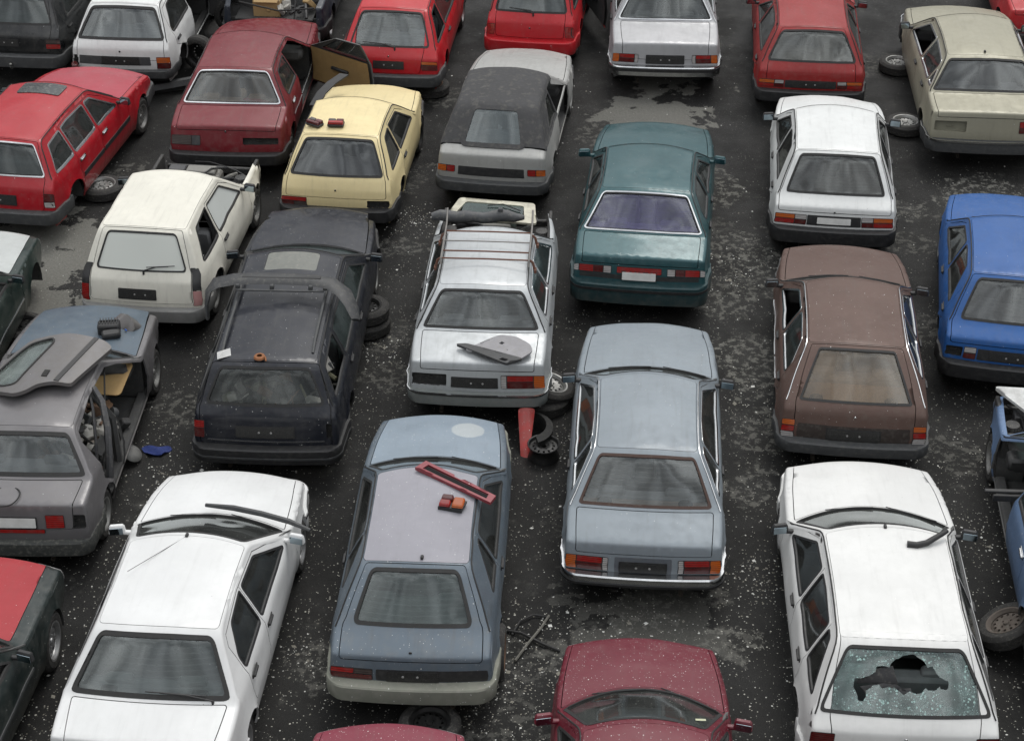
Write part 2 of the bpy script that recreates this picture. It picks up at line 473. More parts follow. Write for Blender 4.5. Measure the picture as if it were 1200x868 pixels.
    def strip(s, sv, U, out=0.0):
        """point of the top skin at arc length sv and lateral domain coordinate U (in +-Wh)"""
        u = U / s.Wh; P, E, cr = s.at(sv); a = s.X(E[0], E[1]); q = abs(u); rho = s.r * 1.15 / a; D = E - P; m = np.linalg.norm(D)
        if q > 1 - rho:
            th = min(1.0, (q - 1 + rho) / rho) * math.pi / 2; x = a - s.r + s.r * math.sin(th); o = s.r * (1 - math.cos(th)) + cr * min(1, x / (a - s.r)) ** 2
            nx = math.sin(th); nd = math.cos(th)
        else:
            x = (a - s.r) * q / (1 - rho); o = cr * (x / (a - s.r)) ** 2; nx = 2 * cr * x / (a - s.r) ** 2; nd = 1
        Q = P + D * (o / (s.r + cr)); dn = D / m
        sx = 1 if u >= 0 else -1; nl = math.hypot(nx, nd)
        Q = Q + np.array((np.interp(sv, s.bow_s, s.bow_v) * (1 - min(1, x / (a - s.r)) ** 2), 0))
        out = out - s.dent(Q[0], sx * x, 0)
        return Vector((sx * (x + out * nx / nl), Q[0] - dn[0] * out * nd / nl, Q[1] - dn[1] * out * nd / nl))
    def dent(s, y, x, m):
        d = 0
        for dy, dx, dz, r, a in s.dents:
            q = ((y - dy) ** 2 + (x - (dz if m else dx)) ** 2) / (r * r)
            if q < 5: d += a * math.exp(-q)
        return d
    def side(s, y, z, sg, out=0.0): return Vector((sg * (s.X(y, z) + out - s.dent(y + sg * .37, z, 1)), y, z))
    # arc length lookups
    def sy(s, y):
        i0 = int(s.key[2 + s.off]); return float(np.interp(y, np.maximum.accumulate(s.P[i0:, 0]), s.S[i0:])) if y < s.L - .08 else s.s_n
    def sz(s, z):
        i1 = int(s.key[(2 if z <= s.z[0] else 4) + s.off]) + 3; return float(np.interp(z, np.maximum.accumulate(s.P[:i1, 1]), s.S[:i1]))
    def szf(s, z):
        i0 = int(s.key[9 + s.off]); zz = s.P[i0:, 1][::-1]; return float(np.interp(z, zz, s.S[i0:][::-1]))
    def topz(s, y): return float(np.interp(y, *s._mono()))
    def _mono(s):
        i0 = int(s.key[2 + s.off]); i1 = int(s.key[9 + s.off]); return s.P[i0:i1, 0], s.P[i0:i1, 1]
    def top_at(s, x, y, out=0.0):
        """point on the top skin above (x, y)"""
        sv = s.sy(y); P, E, c = s.at(sv); a = s.X(E[0], E[1]); return s.strip(sv, x / a * s.Wh, out)

class Car:
    def __init__(c, name, label, cat, pos, hd, skin, mats, yoff=None, group='scrapped cars parked in rows on the asphalt'):
        c.k = skin; c.m = mats; c.yo = skin.L / 2
        h = R(hd)
        c.root = bpy.data.objects.new(name, None); COL.objects.link(c.root)
        c.root.empty_display_size = .3
        c.root.location = (pos[0] + math.sin(h) * c.yo, pos[1] + math.cos(h) * c.yo, mats.get('lift', 0))
        c.root.rotation_euler = (R(mats.get('pitch', 0)), R(mats.get('roll', 0)), -h)
        tag(c.root, label, cat, group)
        c.strip_holes = []; c.side_holes = {1: [], -1: []}; c.parts = {}
    def emit(c, mb, name, mats, parent=None, **kw):
        mb.v = [(x, y - c.yo, z) for x, y, z in mb.v]
        o = mb.build(name, mats, parent or c.root, **kw); return o
    # --- sheets -------------------------------------------------------
    def strip_sheet(c, mb, poly, holes=(), out=0.0, rim=.02, h=.07, mi=0, rimmi=None, dense=True, extra=None):
        V, F, loops = fill2d(poly, holes, h, dense, extra); k = c.k
        o = len(mb.v); mb.add([k.strip(p[0], p[1], out) for p in V], [f[::-1] for f in F], mi)
        if rim:
            for lp in loops:
                n = len(lp); o2 = len(mb.v)
                mb.v += [tuple(k.strip(V[i][0], V[i][1], out - rim)) for i in lp]
                for j in range(n):
                    a, b = lp[j], lp[(j + 1) % n]; mb.f.append((o + a, o + b, o2 + (j + 1) % n, o2 + j)); mb.mi.append(mi if rimmi is None else rimmi)
        return mb
    def side_sheet(c, mb, poly, sg, holes=(), out=0.0, rim=.02, h=.08, mi=0, rimmi=None, dense=True):
        V, F, loops = fill2d(poly, holes, h, dense); k = c.k
        o = len(mb.v); mb.add([k.side(p[0], p[1], sg, out) for p in V], F if sg > 0 else [f[::-1] for f in F], mi)
        if rim:
            for lp in loops:
                n = len(lp); o2 = len(mb.v)
                mb.v += [tuple(k.side(V[i][0], V[i][1], sg, out - rim)) for i in lp]
                for j in range(n):
                    a, b = lp[j], lp[(j + 1) % n]; mb.f.append((o + a, o + b, o2 + (j + 1) % n, o2 + j)); mb.mi.append(mi if rimmi is None else rimmi)
        return mb
    # --- fixed outlines ------------------------------------------------
    def rect(c, s0, s1, u0, u1, r=.04, t0=None, t1=None):
        """strip polygon between arc lengths s0<s1 and lateral fractions; t0,t1 = other lateral pair at s1"""
        W = c.k.Wh; t0 = u0 if t0 is None else t0; t1 = u1 if t1 is None else t1
        return fillet([(s0, u0 * W), (s0, u1 * W), (s1, t1 * W), (s1, t0 * W)], r)
    def rear(c, u0, u1, z0, z1, r=.015): return c.rect(c.k.sz(z0), c.k.sz(z1), u0, u1, r)
    def quad(c, mb_, ma, mr, mc):
        """greenhouse opening in side view, inset from belt, A pillar, roof and rear line"""
        k = c.k; A = lambda sv: k.at(sv)[1]
        p = [np.array((-.2, .6)), np.array((k.L, .6)), np.array((k.L, 2.)), np.array((-.2, 2.))]
        (y0, z0), (y1, z1) = k.belt_pts; e = np.array((y1 - y0, z1 - z0)); n = np.array((-e[1], e[0])) / np.linalg.norm(e)
        q = clip(p, np.array((y0, z0)) + n * mb_, n)
        def cut(q, a, b, m):
            e = b - a; n = np.array((e[1], -e[0])) / np.linalg.norm(e)  # right of a->b
            return clip(q, a + n * m, n)
        q = cut(q, A(k.s_b), A(k.s_r), mc)
        ym = (k.s_r + k.s_f) / 2
        q = cut(q, A(k.s_r), A(ym), mr); q = cut(q, A(ym), A(k.s_f), mr); q = cut(q, A(k.s_f), A(k.s_c), ma)
        return q
    def win(c, q, ya, yb_, lean=0):
        """slice of the opening between two pillar lines"""
        if ya is not None: q = clip(q, (ya, .9), (1, -lean))
        if yb_ is not None: q = clip(q, (yb_, .9), (-1, lean))
        return q
    def door_poly(c, y0, y1, rear_arch=False):
        k = c.k; up = c.quad(.0, .018, .02, .03); up = clip(up, (y0, 0), (1, 0)); up = clip(up, (y1, 0), (-1, 0))
        b0, b1 = k.belt(y0), k.belt(y1)
        up = [p for p in up if p[1] > k.belt(p[0]) + .012]
        up.sort(key=lambda p: 0)
        cen = np.mean(up, 0); up.sort(key=lambda p: -math.atan2(p[1] - (b0 - .3), p[0] - cen[0]) )
        up = up[::-1]  # front to back over the top
        yl = y0
        low = [(y1, .275)]
        if rear_arch and y0 < k.ywr + k.arch + .08:
            ya = k.ywr + k.arch + .07
            low = [(y0, .70), (ya - .05, .50), (ya, .275)] + low
        else: low = [(y0, .275)] + low
        fwd = max(p[0] for p in up)
        mid = [(y1, b1 - .02)]
        poly = low + mid + [tuple(p) for p in up] + [(y0, b0 - .02)]
        out = []
        for p in poly:
            if not out or math.dist(p, out[-1]) > .02: out.append(p)
        return out

def wheel(parent, loc, r=.29, w=.175, kind='steel', sg=1, lean=(0, 0, 0), name='wheel', flat=False, label=None):
    """tyre plus rim; local x is the axle, outer face towards sg"""
    e = bpy.data.objects.new(name, None); COL.objects.link(e); e.parent = parent; e.location = loc; e.rotation_euler = lean; e.empty_display_size = .1
    M = Matrix.Diagonal((sg, 1, 1, 1)); h = w / 2; rr = r * .62
    mb = MB(); mb.lathe([(rr, -h * .8), (rr + .02, -h), (r * .86, -h), (r - .02, -h * .86), (r, -h * .6), (r, -h * .2), (r - .008, -h * .17), (r, -h * .13), (r, h * .13), (r - .008, h * .17), (r, h * .2), (r, h * .6), (r - .02, h * .86), (r * .86, h * 1.02), (rr + .02, h), (rr, h * .8)], M, 40)
    mb.build('tyre', TYRE, e, smooth=30)
    mat = {'dull': plain('wheel_dull', (.12, .10, .085), .8, .3, dust=.4), 'steel': STEEL, 'alloy': ALLOY, 'dark': DARKSTEEL, 'rusty': RUSTY, 'drum': RUSTY}[kind]
    mb = MB()
    mb.lathe([(rr + .004, -h * .9), (rr - .015, -h * .7), (rr - .03, 0), (rr - .02, h * .6), (rr + .004, h * .95), (rr + .012, h * .97), (rr + .012, h * 1.0), (rr - .006, h * .96), (rr - .028, h * .6)], M, 40)
    n = 12 if kind != 'alloy' else 8
    # face disc with real openings
    ro = rr - .022; ri = rr * (.64 if kind != 'alloy' else .62); holes = []
    for i in range(n):
        a = 2 * math.pi * i / n; hr = rr * (.085 if kind != 'alloy' else .15)
        holes.append([(math.cos(a) * ri + math.cos(t) * hr * 1.1, math.sin(a) * ri + math.sin(t) * hr) for t in np.linspace(0, 2 * math.pi, 9)[:-1]])
    out = [(math.cos(t) * ro, math.sin(t) * ro) for t in np.linspace(0, 2 * math.pi, 37)[:-1]]
    V, F, loops = fill2d(out, holes, .05, False)
    dish = lambda q: h * (.35 + .3 * math.exp(-((q - rr * .62) / (rr * .2)) ** 2) + (.2 if q < rr * .3 else 0))
    o = len(mb.v); mb.add([(sg * dish(math.hypot(*p)), p[0], p[1]) for p in V], F if sg > 0 else [f[::-1] for f in F])
    for lp in loops[1:]:
        o2 = len(mb.v); m = len(lp); mb.v += [(sg * (dish(math.hypot(*V[i])) - .02), V[i][0], V[i][1]) for i in lp]
        for j in range(m): mb.f.append((o + lp[j], o + lp[(j + 1) % m], o2 + (j + 1) % m, o2 + j)); mb.mi.append(0)
    mb.lathe([(.0, h * .72), (.028, h * .72), (.034, h * .62), (.036, h * .45)], M, 14)
    for i in range(4):
        a = math.pi / 4 + i * math.pi / 2; mb.lathe([(.0, h * .66), (.009, h * .66), (.01, h * .5)], Matrix.Translation((0, math.cos(a) * .055, math.sin(a) * .055)) @ M, 6)
    mb.build('rim', mat, e, recalc=False, smooth=30)
    # brake drum behind the openings
    mb = MB(); mb.lathe([(0, -h * .1), (rr * .8, -h * .1), (rr * .8, -h * .9), (0, -h * .9)], M, 20); mb.build('brake_drum', RUSTY if kind != 'dark' else DARKSTEEL, e)
    if label: e['label'] = label
    return e

def seat(c, x, y, mat, w=.5, back=.58, z=.22, tilt=-14, rest=True, name='seat'):
    mb = MB(); mb.box((x, y, z + .13), (w, .5, .16), .05); mb.box((x, y - .27, z + .13 + back / 2), (w, .13, back), .05, (R(-tilt), 0, 0))
    if rest: mb.box((x, y - .27 - math.sin(R(-tilt)) * -0 - back * .26, z + .2 + back), (.26, .09, .16), .035, (R(-tilt), 0, 0))
    return c.emit(mb, name, mat)

def build_car(name, label, cat, pos, hd, W, L, yl, yb, yr, yf, yc, z, p, **o):
    """one car with all of its parts; o holds what this car has or lacks"""
    g = o.get
    k = Skin(W, L, yl, yb, yr, yf, yc, z, rw=g('rw', .68), edge=g('edge', .042), lipr=g('lipr', .024), crown=g('crown', 1.0), zmid=g('zmid'), bow=g('bow', .15))
    if g('ywr'): k.ywr = o['ywr']
    if g('ywf'): k.ywf = o['ywf']
    c = Car(name, label, cat, pos, hd, k, dict(pitch=g('pitch', 0), roll=g('roll', 0), lift=g('lift', 0)))
    c.opts = o
    kind = g('kind', 'sedan'); GL = g('glass'); GR = g('rglass', GL); wm = g('wheel', 'steel'); trim = g('trim', RUBBER); Wh = k.Wh
    zl, zb, zr, zc, zn = z
    seat_m = g('seatmat', SEATG)
    # ---- rear window and tailgate / boot lid
    wu = g('rwu', .83); wub = g('rwub', wu)
    s0 = k.s_b + g('rw0', .035); s1 = k.s_r - g('rw1', .045)
    RWp = c.rect(s0, s1, -wub, wub, g('rwr', .06), -wu, wu)
    holes = []
    gate_u, gate_ub = g('gate_u', .93), g('gate_ub', g('gate_u', .9))
    gz = g('gate_z', zl - .08)
    lid_name = 'boot_lid' if kind == 'sedan' else 'tailgate'
    if kind == 'sedan': gate = c.rect(k.sz(gz), k.s_b - .012, -gate_ub, gate_ub, .03, -gate_u, gate_u); 
    else: gate = c.rect(k.sz(gz), k.s_r + g('gate_top', .012), -gate_ub, gate_ub, .04, -gate_u, gate_u)
    has_lid = not g('no_lid')
    soft = g('soft')
    ld = g('ldz', -.02)
    o['recess'] = [(a, b, z0 + ld, z1 + ld) for a, b, z0, z1 in g('recess', [])]; o['lamps'] = [(a, b, z0 + ld, z1 + ld, sg_) for a, b, z0, z1, sg_ in g('lamps', [])]
    o['panels'] = [(a, b, z0 + ld, z1 + ld, m1, m2) for a, b, z0, z1, m1, m2 in g('panels', [])]
    if g('plate'): o['plate'] = (o['plate'][0] + ld, o['plate'][1] + ld) + tuple(o['plate'][2:])
    recesses = g('recess', [])   # empty lamp holes (u0,u1,z0,z1)
    rec = [c.rear(*r_) for r_ in recesses]
    on_lid = [q for q in rec if has_lid and inside([np.mean(q, 0)], gate)[0]]
    if g('no_gate_split') or soft: gate = None
    if gate is not None:
        holes.append(offset(gate, .005))
        if has_lid:
            mb = MB(); hh = list(on_lid)
            if kind != 'sedan' and not g('no_rw_hole'): hh.append(RWp)
            c.strip_sheet(mb, offset(gate, -.004), hh, rim=.022, extra=c_rows(k, gate))
            c.parts['lid'] = c.emit(mb, lid_name, g('lidpaint', p), weld=.0006, recalc=False)
    lid = c.parts.get('lid')
    if kind == 'sedan' or gate is None: 
        if not soft: holes.append(RWp)
    holes += [q for q in rec if not any(q is r_ for r_ in on_lid)]
    # ---- windscreen
    WSp = c.rect(k.s_f + .045, k.s_c - .03, -.86, .86, .06, -.9, .9); holes.append(WSp) if not soft else None
    # ---- bonnet
    bu = g('bonnet_u', .90)
    BNp = c.rect(k.s_c + .02, k.s_n - .02, -bu, bu, .03, -bu * .97, bu * .97)
    holes.append(offset(BNp, .005))
    if not g('no_bonnet'):
        mb = MB(); c.strip_sheet(mb, offset(BNp, -.004), rim=.022)
        bo = c.emit(mb, 'bonnet', g('bonnetpaint', p), weld=.0006, recalc=False); c.parts['bonnet'] = bo
        if g('bonnet_label'): bo['label'] = o['bonnet_label']
        if g('bonnet_tilt'):
            pv = Vector((0, k.P[int(k.key[7 + k.off])][0] - c.yo, zc)); M = Matrix.Translation(pv) @ Euler((R(o['bonnet_tilt']), 0, R(g('bonnet_yaw', 0)))).to_matrix().to_4x4() @ Matrix.Translation(-pv); bo.matrix_basis = M
    else: engine_bay(c)
    # ---- roof panel
    rsun = []
    if g('sunroof'):
        a, b, u = o['sunroof']; rsun = [c.rect(k.sy(a), k.sy(b), -u, u, .05)]
    if not soft:
        RP = c.rect(k.s_r + g('roof0', .035), k.s_f - .03, -.925, .925, .05); holes.append(offset(RP, .003))
        mb = MB(); c.strip_sheet(mb, offset(RP, -.002), rsun, rim=.02, extra=c_rows(k, RP)); rfo = c.emit(mb, 'roof', g('roofpaint', p), weld=.0006, recalc=False)
    # ---- sunroof
    if g('sunroof'):
        a, b, u = o['sunroof']; sp = rsun[0]
        mb = MB(); c.strip_sheet(mb, offset(sp, -.003), out=g('sunout', -.004), rim=.015); c.emit(mb, 'sunroof', g('sunmat', plain('sunroof_glass', (.05, .055, .055), .15, dust=.5)), rfo, recalc=False)
    # ---- strip skin
    keys = [float(v) for v in k.S]
    top0, top1 = 0.0, float(k.S[-1])
    outer = [(sv, Wh) for sv in keys] + [(sv, -Wh) for sv in keys[::-1]]
    body = MB()
    extra = c_rows(k)
    if soft:
        # fabric hood between the windscreen frame and the rear deck
        hs = [sv for sv in keys if k.s_b + .02 < sv < k.s_f + .02]
        hood = [(sv, Wh) for sv in hs] + [(sv, -Wh) for sv in hs[::-1]]
        mb = MB(); c.strip_sheet(mb, hood, [RWp], rim=0, dense=False, extra=extra, out=.012)
        c.soft_strip = mb
        a = [sv for sv in keys if sv <= k.s_b + .02] + [hs[0]]; b = [hs[-1]] + [sv for sv in keys if sv >= k.s_f + .02]
        c.strip_sheet(body, [(sv, Wh) for sv in a] + [(sv, -Wh) for sv in a[::-1]], [h_ for h_ in holes if h_[0][0] < hs[0]], rim=.02, dense=False, extra=extra)
        c.strip_sheet(body, [(sv, Wh) for sv in b] + [(sv, -Wh) for sv in b[::-1]], [h_ for h_ in holes + [WSp] if h_[0][0] > hs[-1]], rim=.02, dense=False, extra=extra)
    else:
        if g('body_cut'): # front clipped off
            keys2 = [sv for sv in keys if sv <= k.sy(o['body_cut'])]; outer = [(sv, Wh) for sv in keys2] + [(sv, -Wh) for sv in keys2[::-1]]
            holes = [h_ for h_ in holes if max(q[0] for q in h_) < keys2[-1] - .01]
            c.strip_sheet(body, outer, holes, rim=.02, dense=False, extra=extra)
        elif g('nose_cut'):
            # bonnet slam panel and front face missing: strip stops at the cowl, fenders stay on the sides
            keys2 = [sv for sv in keys if sv <= k.s_c + .03]; outer = [(sv, Wh) for sv in keys2] + [(sv, -Wh) for sv in keys2[::-1]]
            holes = [h_ for h_ in holes if max(q[0] for q in h_) < keys2[-1] - .005]
            c.strip_sheet(body, outer, holes, rim=.02, dense=False, extra=extra)
            for sg in (1, -1):
                if sg in g('fenders', (1, -1)):
                    ks = [sv for sv in keys if k.s_c + .03 <= sv <= k.s_n - .1]; ks = [keys2[-1]] + ks
                    c.strip_sheet(body, [(sv, sg * Wh) for sv in ks] + [(sv, sg * Wh * .91) for sv in ks[::-1]], [], rim=.0, dense=False, extra=extra)
        else: c.strip_sheet(body, outer, holes, rim=.02, dense=False, extra=extra)
    # ---- sides
    wq = c.quad(g('m_belt', .03), g('m_a', .06), g('m_roof', .05), g('cp', .16))
    yD = g('yD', k.yc + .06); yB = g('yB', (yr + yf) / 2 + .05); yE = g('yE', max(yr + .02, k.yb + .25))
    ndoor = g('doors', 4)
    pil = .035
    miss_w = g('miss_win', []); miss_d = g('miss_door', []); opend = g('open_door', {}); dust_w = g('sglass', GL)
    for sg in (1, -1):
        sh = []
        doors = []
        if ndoor == 4: doors = [('front', yB, yD, False), ('rear', yE, yB, True)]
        else: doors = [('front', yB, yD, False)]
        for dn, y0, y1, ra in doors:
            dp = c.door_poly(y0, y1, ra)
            sh.append(offset(dp, .004))
            w = c.win(wq, y0 + pil, (y1 - pil) if dn == 'rear' else None, g('lean', 0))
            w = fillet(w, .035) if len(w) > 2 else None
            key = (dn, sg)
            if key in miss_d: continue
            own = key in opend
            mb = MB(); c.side_sheet(mb, offset(dp, -.004), sg, [w] if w else [], rim=.03)
            # door casing seen through the opening
            yc0, yc1 = y0 + .03, y1 - .03
            lowr = [(max(y0 + .03, (k.ywr + k.arch + .12) if ra else 0), .32), (y1 - .05, .32), (y1 - .05, k.belt(y1) + .0), (y0 + .03, k.belt(y0) + .0)]
            V, F, lp = fill2d(lowr, (), .2)
            mb.add([k.side(q[0], q[1], sg, -.065) for q in V], F, 1)
            mb.box((sg * (k.X((y0 + y1) / 2, .6) - .085), (y0 + y1) / 2, .62), (.05, .35, .05), .015, mi=2)
            d = c.emit(mb, 'door', [g('doorpaint', {}).get(key, p), g('casing', CABIN), BLACK], recalc=False)
            if key in g('door_label', {}): d['label'] = o['door_label'][key]
            if w and key not in miss_w:
                mb = MB(); c.side_sheet(mb, w, sg, out=-.012, rim=0); c.emit(mb, 'side_window', dust_w, d, recalc=False)
            if w:
                mb = MB(); c.side_sheet(mb, offset(w, .010), sg, [offset(w, -.012)], out=.003, rim=.02, h=.06); c.emit(mb, 'window_seal', trim, d, recalc=False)
            hy = y0 + .10; hz = k.belt(hy) - .10
            mb = MB(); mb.box((sg * (k.X(hy, hz) + .014), hy + .03, hz), (.025, .15, .028), .008); mb.box((sg * (k.X(hy, hz) + .004), hy + .03, hz + .004), (.01, .18, .05), .004)
            c.emit(mb, 'door_handle', g('handle', BLACK), d)
            if dn == 'front' and sg in g('mirrors', (1, -1)):
                my = k.belt_pts[1][0] - g('mir_back', .20); mz = k.belt(my) + .06; x0 = k.X(my, k.belt(my) + .03)
                mb = MB(); mc = g('mirrorpaint', BLACK)
                mb.box((sg * (x0 + .03), my + .01, mz - .02), (.09, .05, .04), .012); mb.box((sg * (x0 + .13), my, mz + .02), (.17, .075, .11), .03, (0, 0, R(-12 * sg)), top=(.9, .8))
                mo = c.emit(mb, 'mirror', mc, d)
                mb = MB(); mb.box((sg * (x0 + .13), my - .041, mz + .02), (.135, .006, .08), .002, (0, 0, R(-12 * sg))); c.emit(mb, 'mirror_glass', plain('mirror_face', (.35, .42, .46), .05, 1, dust=.1), mo)
            if own:
                ang = opend[key]; pv = Vector((sg * (k.X(y1, .6) - .02), y1 - c.yo, 0))
                d.matrix_basis = Matrix.Translation(pv) @ Euler((0, 0, R(ang * sg))).to_matrix().to_4x4() @ Matrix.Translation(-pv)
        # quarter windows in the body
        if not soft or g('quarter', True):
            yq = (yE if ndoor == 4 else yB) - .03
            q = c.win(wq, None, yq, g('lean', 0))
            if len(q) > 2 and abs(area(q)) > g('minq', .02) and not g('no_quarter'):
                q = fillet(q, .03)
                sh.append(q)
                if ('quarter', sg) not in miss_w:
                    mb = MB(); c.side_sheet(mb, q, sg, out=-.012, rim=0); c.emit(mb, 'quarter_window', dust_w, recalc=False)
                mb = MB(); c.side_sheet(mb, offset(q, .010), sg, [offset(q, -.012)], out=.003, rim=.02, h=.06); c.emit(mb, 'window_seal', trim, recalc=False)
        # outline with wheel arches
        E = [tuple(e) for e in k.E]
        i1 = len(E)
        if g('body_cut'): E = [e for e in E[:int(k.key[9 + k.off])] if e[0] <= o['body_cut'] + .02]
        elif g('nose_cut') and sg not in g('fenders', (1, -1)): E = [e for j, e in enumerate(E) if k.S[j] <= k.s_c + .03]
        fr = E[-1]; zb_ = .235
        bottom = []
        def archpts(yw):
            r = k.arch; a0 = math.asin(max(-1, min(1, (zb_ - .30) / r)))
            return [(yw + r * math.cos(a), .30 + r * math.sin(a)) for a in np.linspace(a0, math.pi - a0, 17)]
        if fr[0] > k.ywf + k.arch + .02: bottom += [(fr[0], zb_)] if fr[1] > zb_ + .03 else []; bottom += archpts(k.ywf)
        else: bottom += [(fr[0], zb_)]
        bottom += archpts(k.ywr)
        if E[0][1] > zb_ + .03: bottom.append((E[0][0], zb_))
        arcE = E + densify(bottom + [E[0]], .07, False)
        if soft:
            E_h = [e for e, sv in zip([tuple(q) for q in k.E], k.S) if k.s_b + .02 < sv < k.s_f + .02]
            bz = lambda y: k.belt(y) + .005
            hp = E_h + densify([E_h[-1], (E_h[-1][0] + .02, E_h[-1][1] - .1), (yD - .50, bz(yD - .5)), (E_h[0][0] + .1, bz(E_h[0][0])), E_h[0]], .07, False)[1:]
            # rear quarter of the hood: from the door's rear edge back
            hp = clip(hp, (yB, 0), (-1, 0)); hp = clip(hp, (0, k.belt(yB) + .0), (0, 1))
            qh = [q for q in [fillet(c.win(c.quad(.03, .06, .05, g('cp', .3)), None, yB - .03), .03)] if len(q) > 2]
            mb = c.soft_strip; c.side_sheet(mb, hp, sg, qh, out=.008, rim=0, dense=False)
            low = [e for e, sv in zip([tuple(q) for q in k.E], k.S) if sv <= k.s_b + .02]; hi = [e for e, sv in zip([tuple(q) for q in k.E], k.S) if sv >= k.s_f + .02]
            up = densify([low[-1], (low[-1][0] + .06, k.belt(.3) + .0), (yD - .2, k.belt(yD)), (hi[0][0] - .05, hi[0][1] - .06), hi[0]], .07, False)[1:]
            arcE = low + up + hi + densify(bottom + [E[0]], .07, False)
            sh = [h_ for h_ in sh if len(h_)]
            dp = [q for q in c.door_poly(yB, yD) if q[1] < k.belt(yB) - .005 or q[0] > yD - .4]
            lowd = [(yB, .275), (yD, .275), (yD, k.belt(yD) - .03), (yB, k.belt(yB) - .03)]
            sh = [lowd]
        c.side_sheet(body, arcE, sg, sh, rim=.02, dense=False)
    bo = c.emit(body, 'body', p, weld=.0008, recalc=False)
    if g('body_label'): bo['label'] = o['body_label']
    if soft:
        so = c.emit(c.soft_strip, 'soft_top', soft, weld=.0008, recalc=False)
    # ---- glass
    if not g('no_rw'):
        mb = MB(); c.strip_sheet(mb, RWp, g('rw_broken', ()), out=-.012 if not soft else .004, rim=0, h=.05)
        c.parts['rw'] = c.emit(mb, 'rear_window', GR, lid if (kind != 'sedan' and lid) else None, recalc=False)
        if g('rw_label'): c.parts['rw']['label'] = o['rw_label']
    mb = MB(); sw = g('sealw', .02); c.strip_sheet(mb, offset(RWp, .012 if not soft else .05), [offset(RWp, -sw)], out=.004 if not soft else .016, rim=.02)
    c.emit(mb, 'window_seal', g('rtrim', RUBBER) if not soft else soft, lid if (kind != 'sedan' and lid) else None, recalc=False)
    if g('chrome_rw'):
        mb = MB(); c.strip_sheet(mb, offset(RWp, .016), [offset(RWp, -.004)], out=.010, rim=.01); c.emit(mb, 'window_trim', CHROME, recalc=False)
    if not g('no_ws'):
        mb = MB(); c.strip_sheet(mb, WSp, out=-.012, rim=0); c.emit(mb, 'windscreen', GL, recalc=False)
    mb = MB(); c.strip_sheet(mb, offset(WSp, .010), [offset(WSp, -.022)], out=.004, rim=.02); c.emit(mb, 'windscreen_seal', RUBBER, recalc=False)
    # cowl grille at the base of the windscreen
    mb = MB(); c.strip_sheet(mb, c.rect(k.s_c - .045, k.s_c + .03, -.86, .86, .01), out=-.006, rim=.01)
    for i in range(2):
        x0 = -.45 + i * .62; a = k.top_at(x0, k.yc + .01, .008); b = k.top_at(x0 + .48, k.yc - .05, .010); mb.tube([a, (a + b) / 2 + Vector((0, 0, .008)), b], .0055, 5)
    if not g('body_cut'): c.emit(mb, 'cowl', BLACK, recalc=False)
    # roof gutters
    if g('gutter', RUBBER) and not soft:
        ss = np.linspace(k.s_b + .0, k.s_c - .0, 44); gm = g('gutter', RUBBER)
        for sg in (1, -1):
            pts = [k.strip(sv, sg * Wh * .955, .002) for sv in ss]
            mb = MB(); mb.tube(pts, g('gutr', .008), 6); c.emit(mb, 'roof_gutter', gm)
    # ---- rubbing strips on the flanks
    if g('flank'):
        zf, hh, fm = o['flank']
        for sg in (1, -1):
            for y0, y1 in ((k.ywr + k.arch + .03, yB - .02), (yB + .02, min(yD - .02, k.ywf - k.arch - .03))):
                if sg in g('flank_skip', ()): continue
                mb = MB(); c.side_sheet(mb, [(y0, zf), (y1, zf), (y1, zf + hh), (y0, zf + hh)], sg, out=.012, rim=.015, h=.1); c.emit(mb, 'rubbing_strip', fm, recalc=False)
    # ---- bumpers
    for end in ('rear', 'front'):
        if g('no_' + end + '_bumper'): continue
        b = g(end + '_bumper') or g('bumper') or dict()
        bumper(c, end, **b)
    # ---- lamps
    for l in g('lamps', []): lamp(c, *l)
    for l in rec:
        mb = MB(); V, F, lp = fill2d(l, (), .08); mb.add([k.strip(q[0], q[1], -.05) for q in V], [f[::-1] for f in F]);
        n = len(l); L_ = densify(l, .08); o2 = len(mb.v); nn = len(L_)
        mb.v += [tuple(k.strip(q[0], q[1], -.004)) for q in L_] + [tuple(k.strip(q[0], q[1], -.05)) for q in L_]
        for j in range(nn): mb.f.append((o2 + j, o2 + (j + 1) % nn, o2 + nn + (j + 1) % nn, o2 + nn + j)); mb.mi.append(0)
        cx = np.mean(L_, 0); a = k.strip(cx[0], cx[1], -.035); mb.tube([a + Vector((-.05, 0, 0)), a, a + Vector((.03, -.01, .02))], .008, 6)
        c.emit(mb, 'lamp_recess', g('recmat', plain('dark_cavity', (.015, .015, .015), .9)), recalc=False)
    for (u0, u1, z0, z1, mt, nm) in g('panels', []):
        mb = MB(); c.strip_sheet(mb, c.rear(u0, u1, z0, z1, .012), out=.004, rim=.02); c.emit(mb, nm, mt, lid, recalc=False)
    # number plate
    if g('plate'):
        z0, z1, mt = o['plate'][:3]; hw = o['plate'][3] if len(o['plate']) > 3 else .26; x0 = o['plate'][4] if len(o['plate']) > 4 else 0
        mb = MB(); u = hw / Wh; uo = x0 / Wh; c.strip_sheet(mb, c.rear(uo - u - .015, uo + u + .015, z0 - .012, z1 + .012, .01), out=.010, rim=.02, mi=1); c.strip_sheet(mb, c.rear(uo - u, uo + u, z0, z1, .008), out=.015, rim=.006)
        if mt is PLATEB:
            for i in range(2): q = k.strip(k.sz((z0 + z1) / 2), (-.07 + i * .14), .018); mb.lathe([(0, .003), (.012, .002), (.013, -.003)], Matrix.Translation(q) @ Matrix.Rotation(R(-90), 4, 'Z'), 8, 2)
        c.emit(mb, 'number_plate', [mt, BLACK, plain('plate_bolt', (.30, .30, .29), .6)], lid, recalc=False)
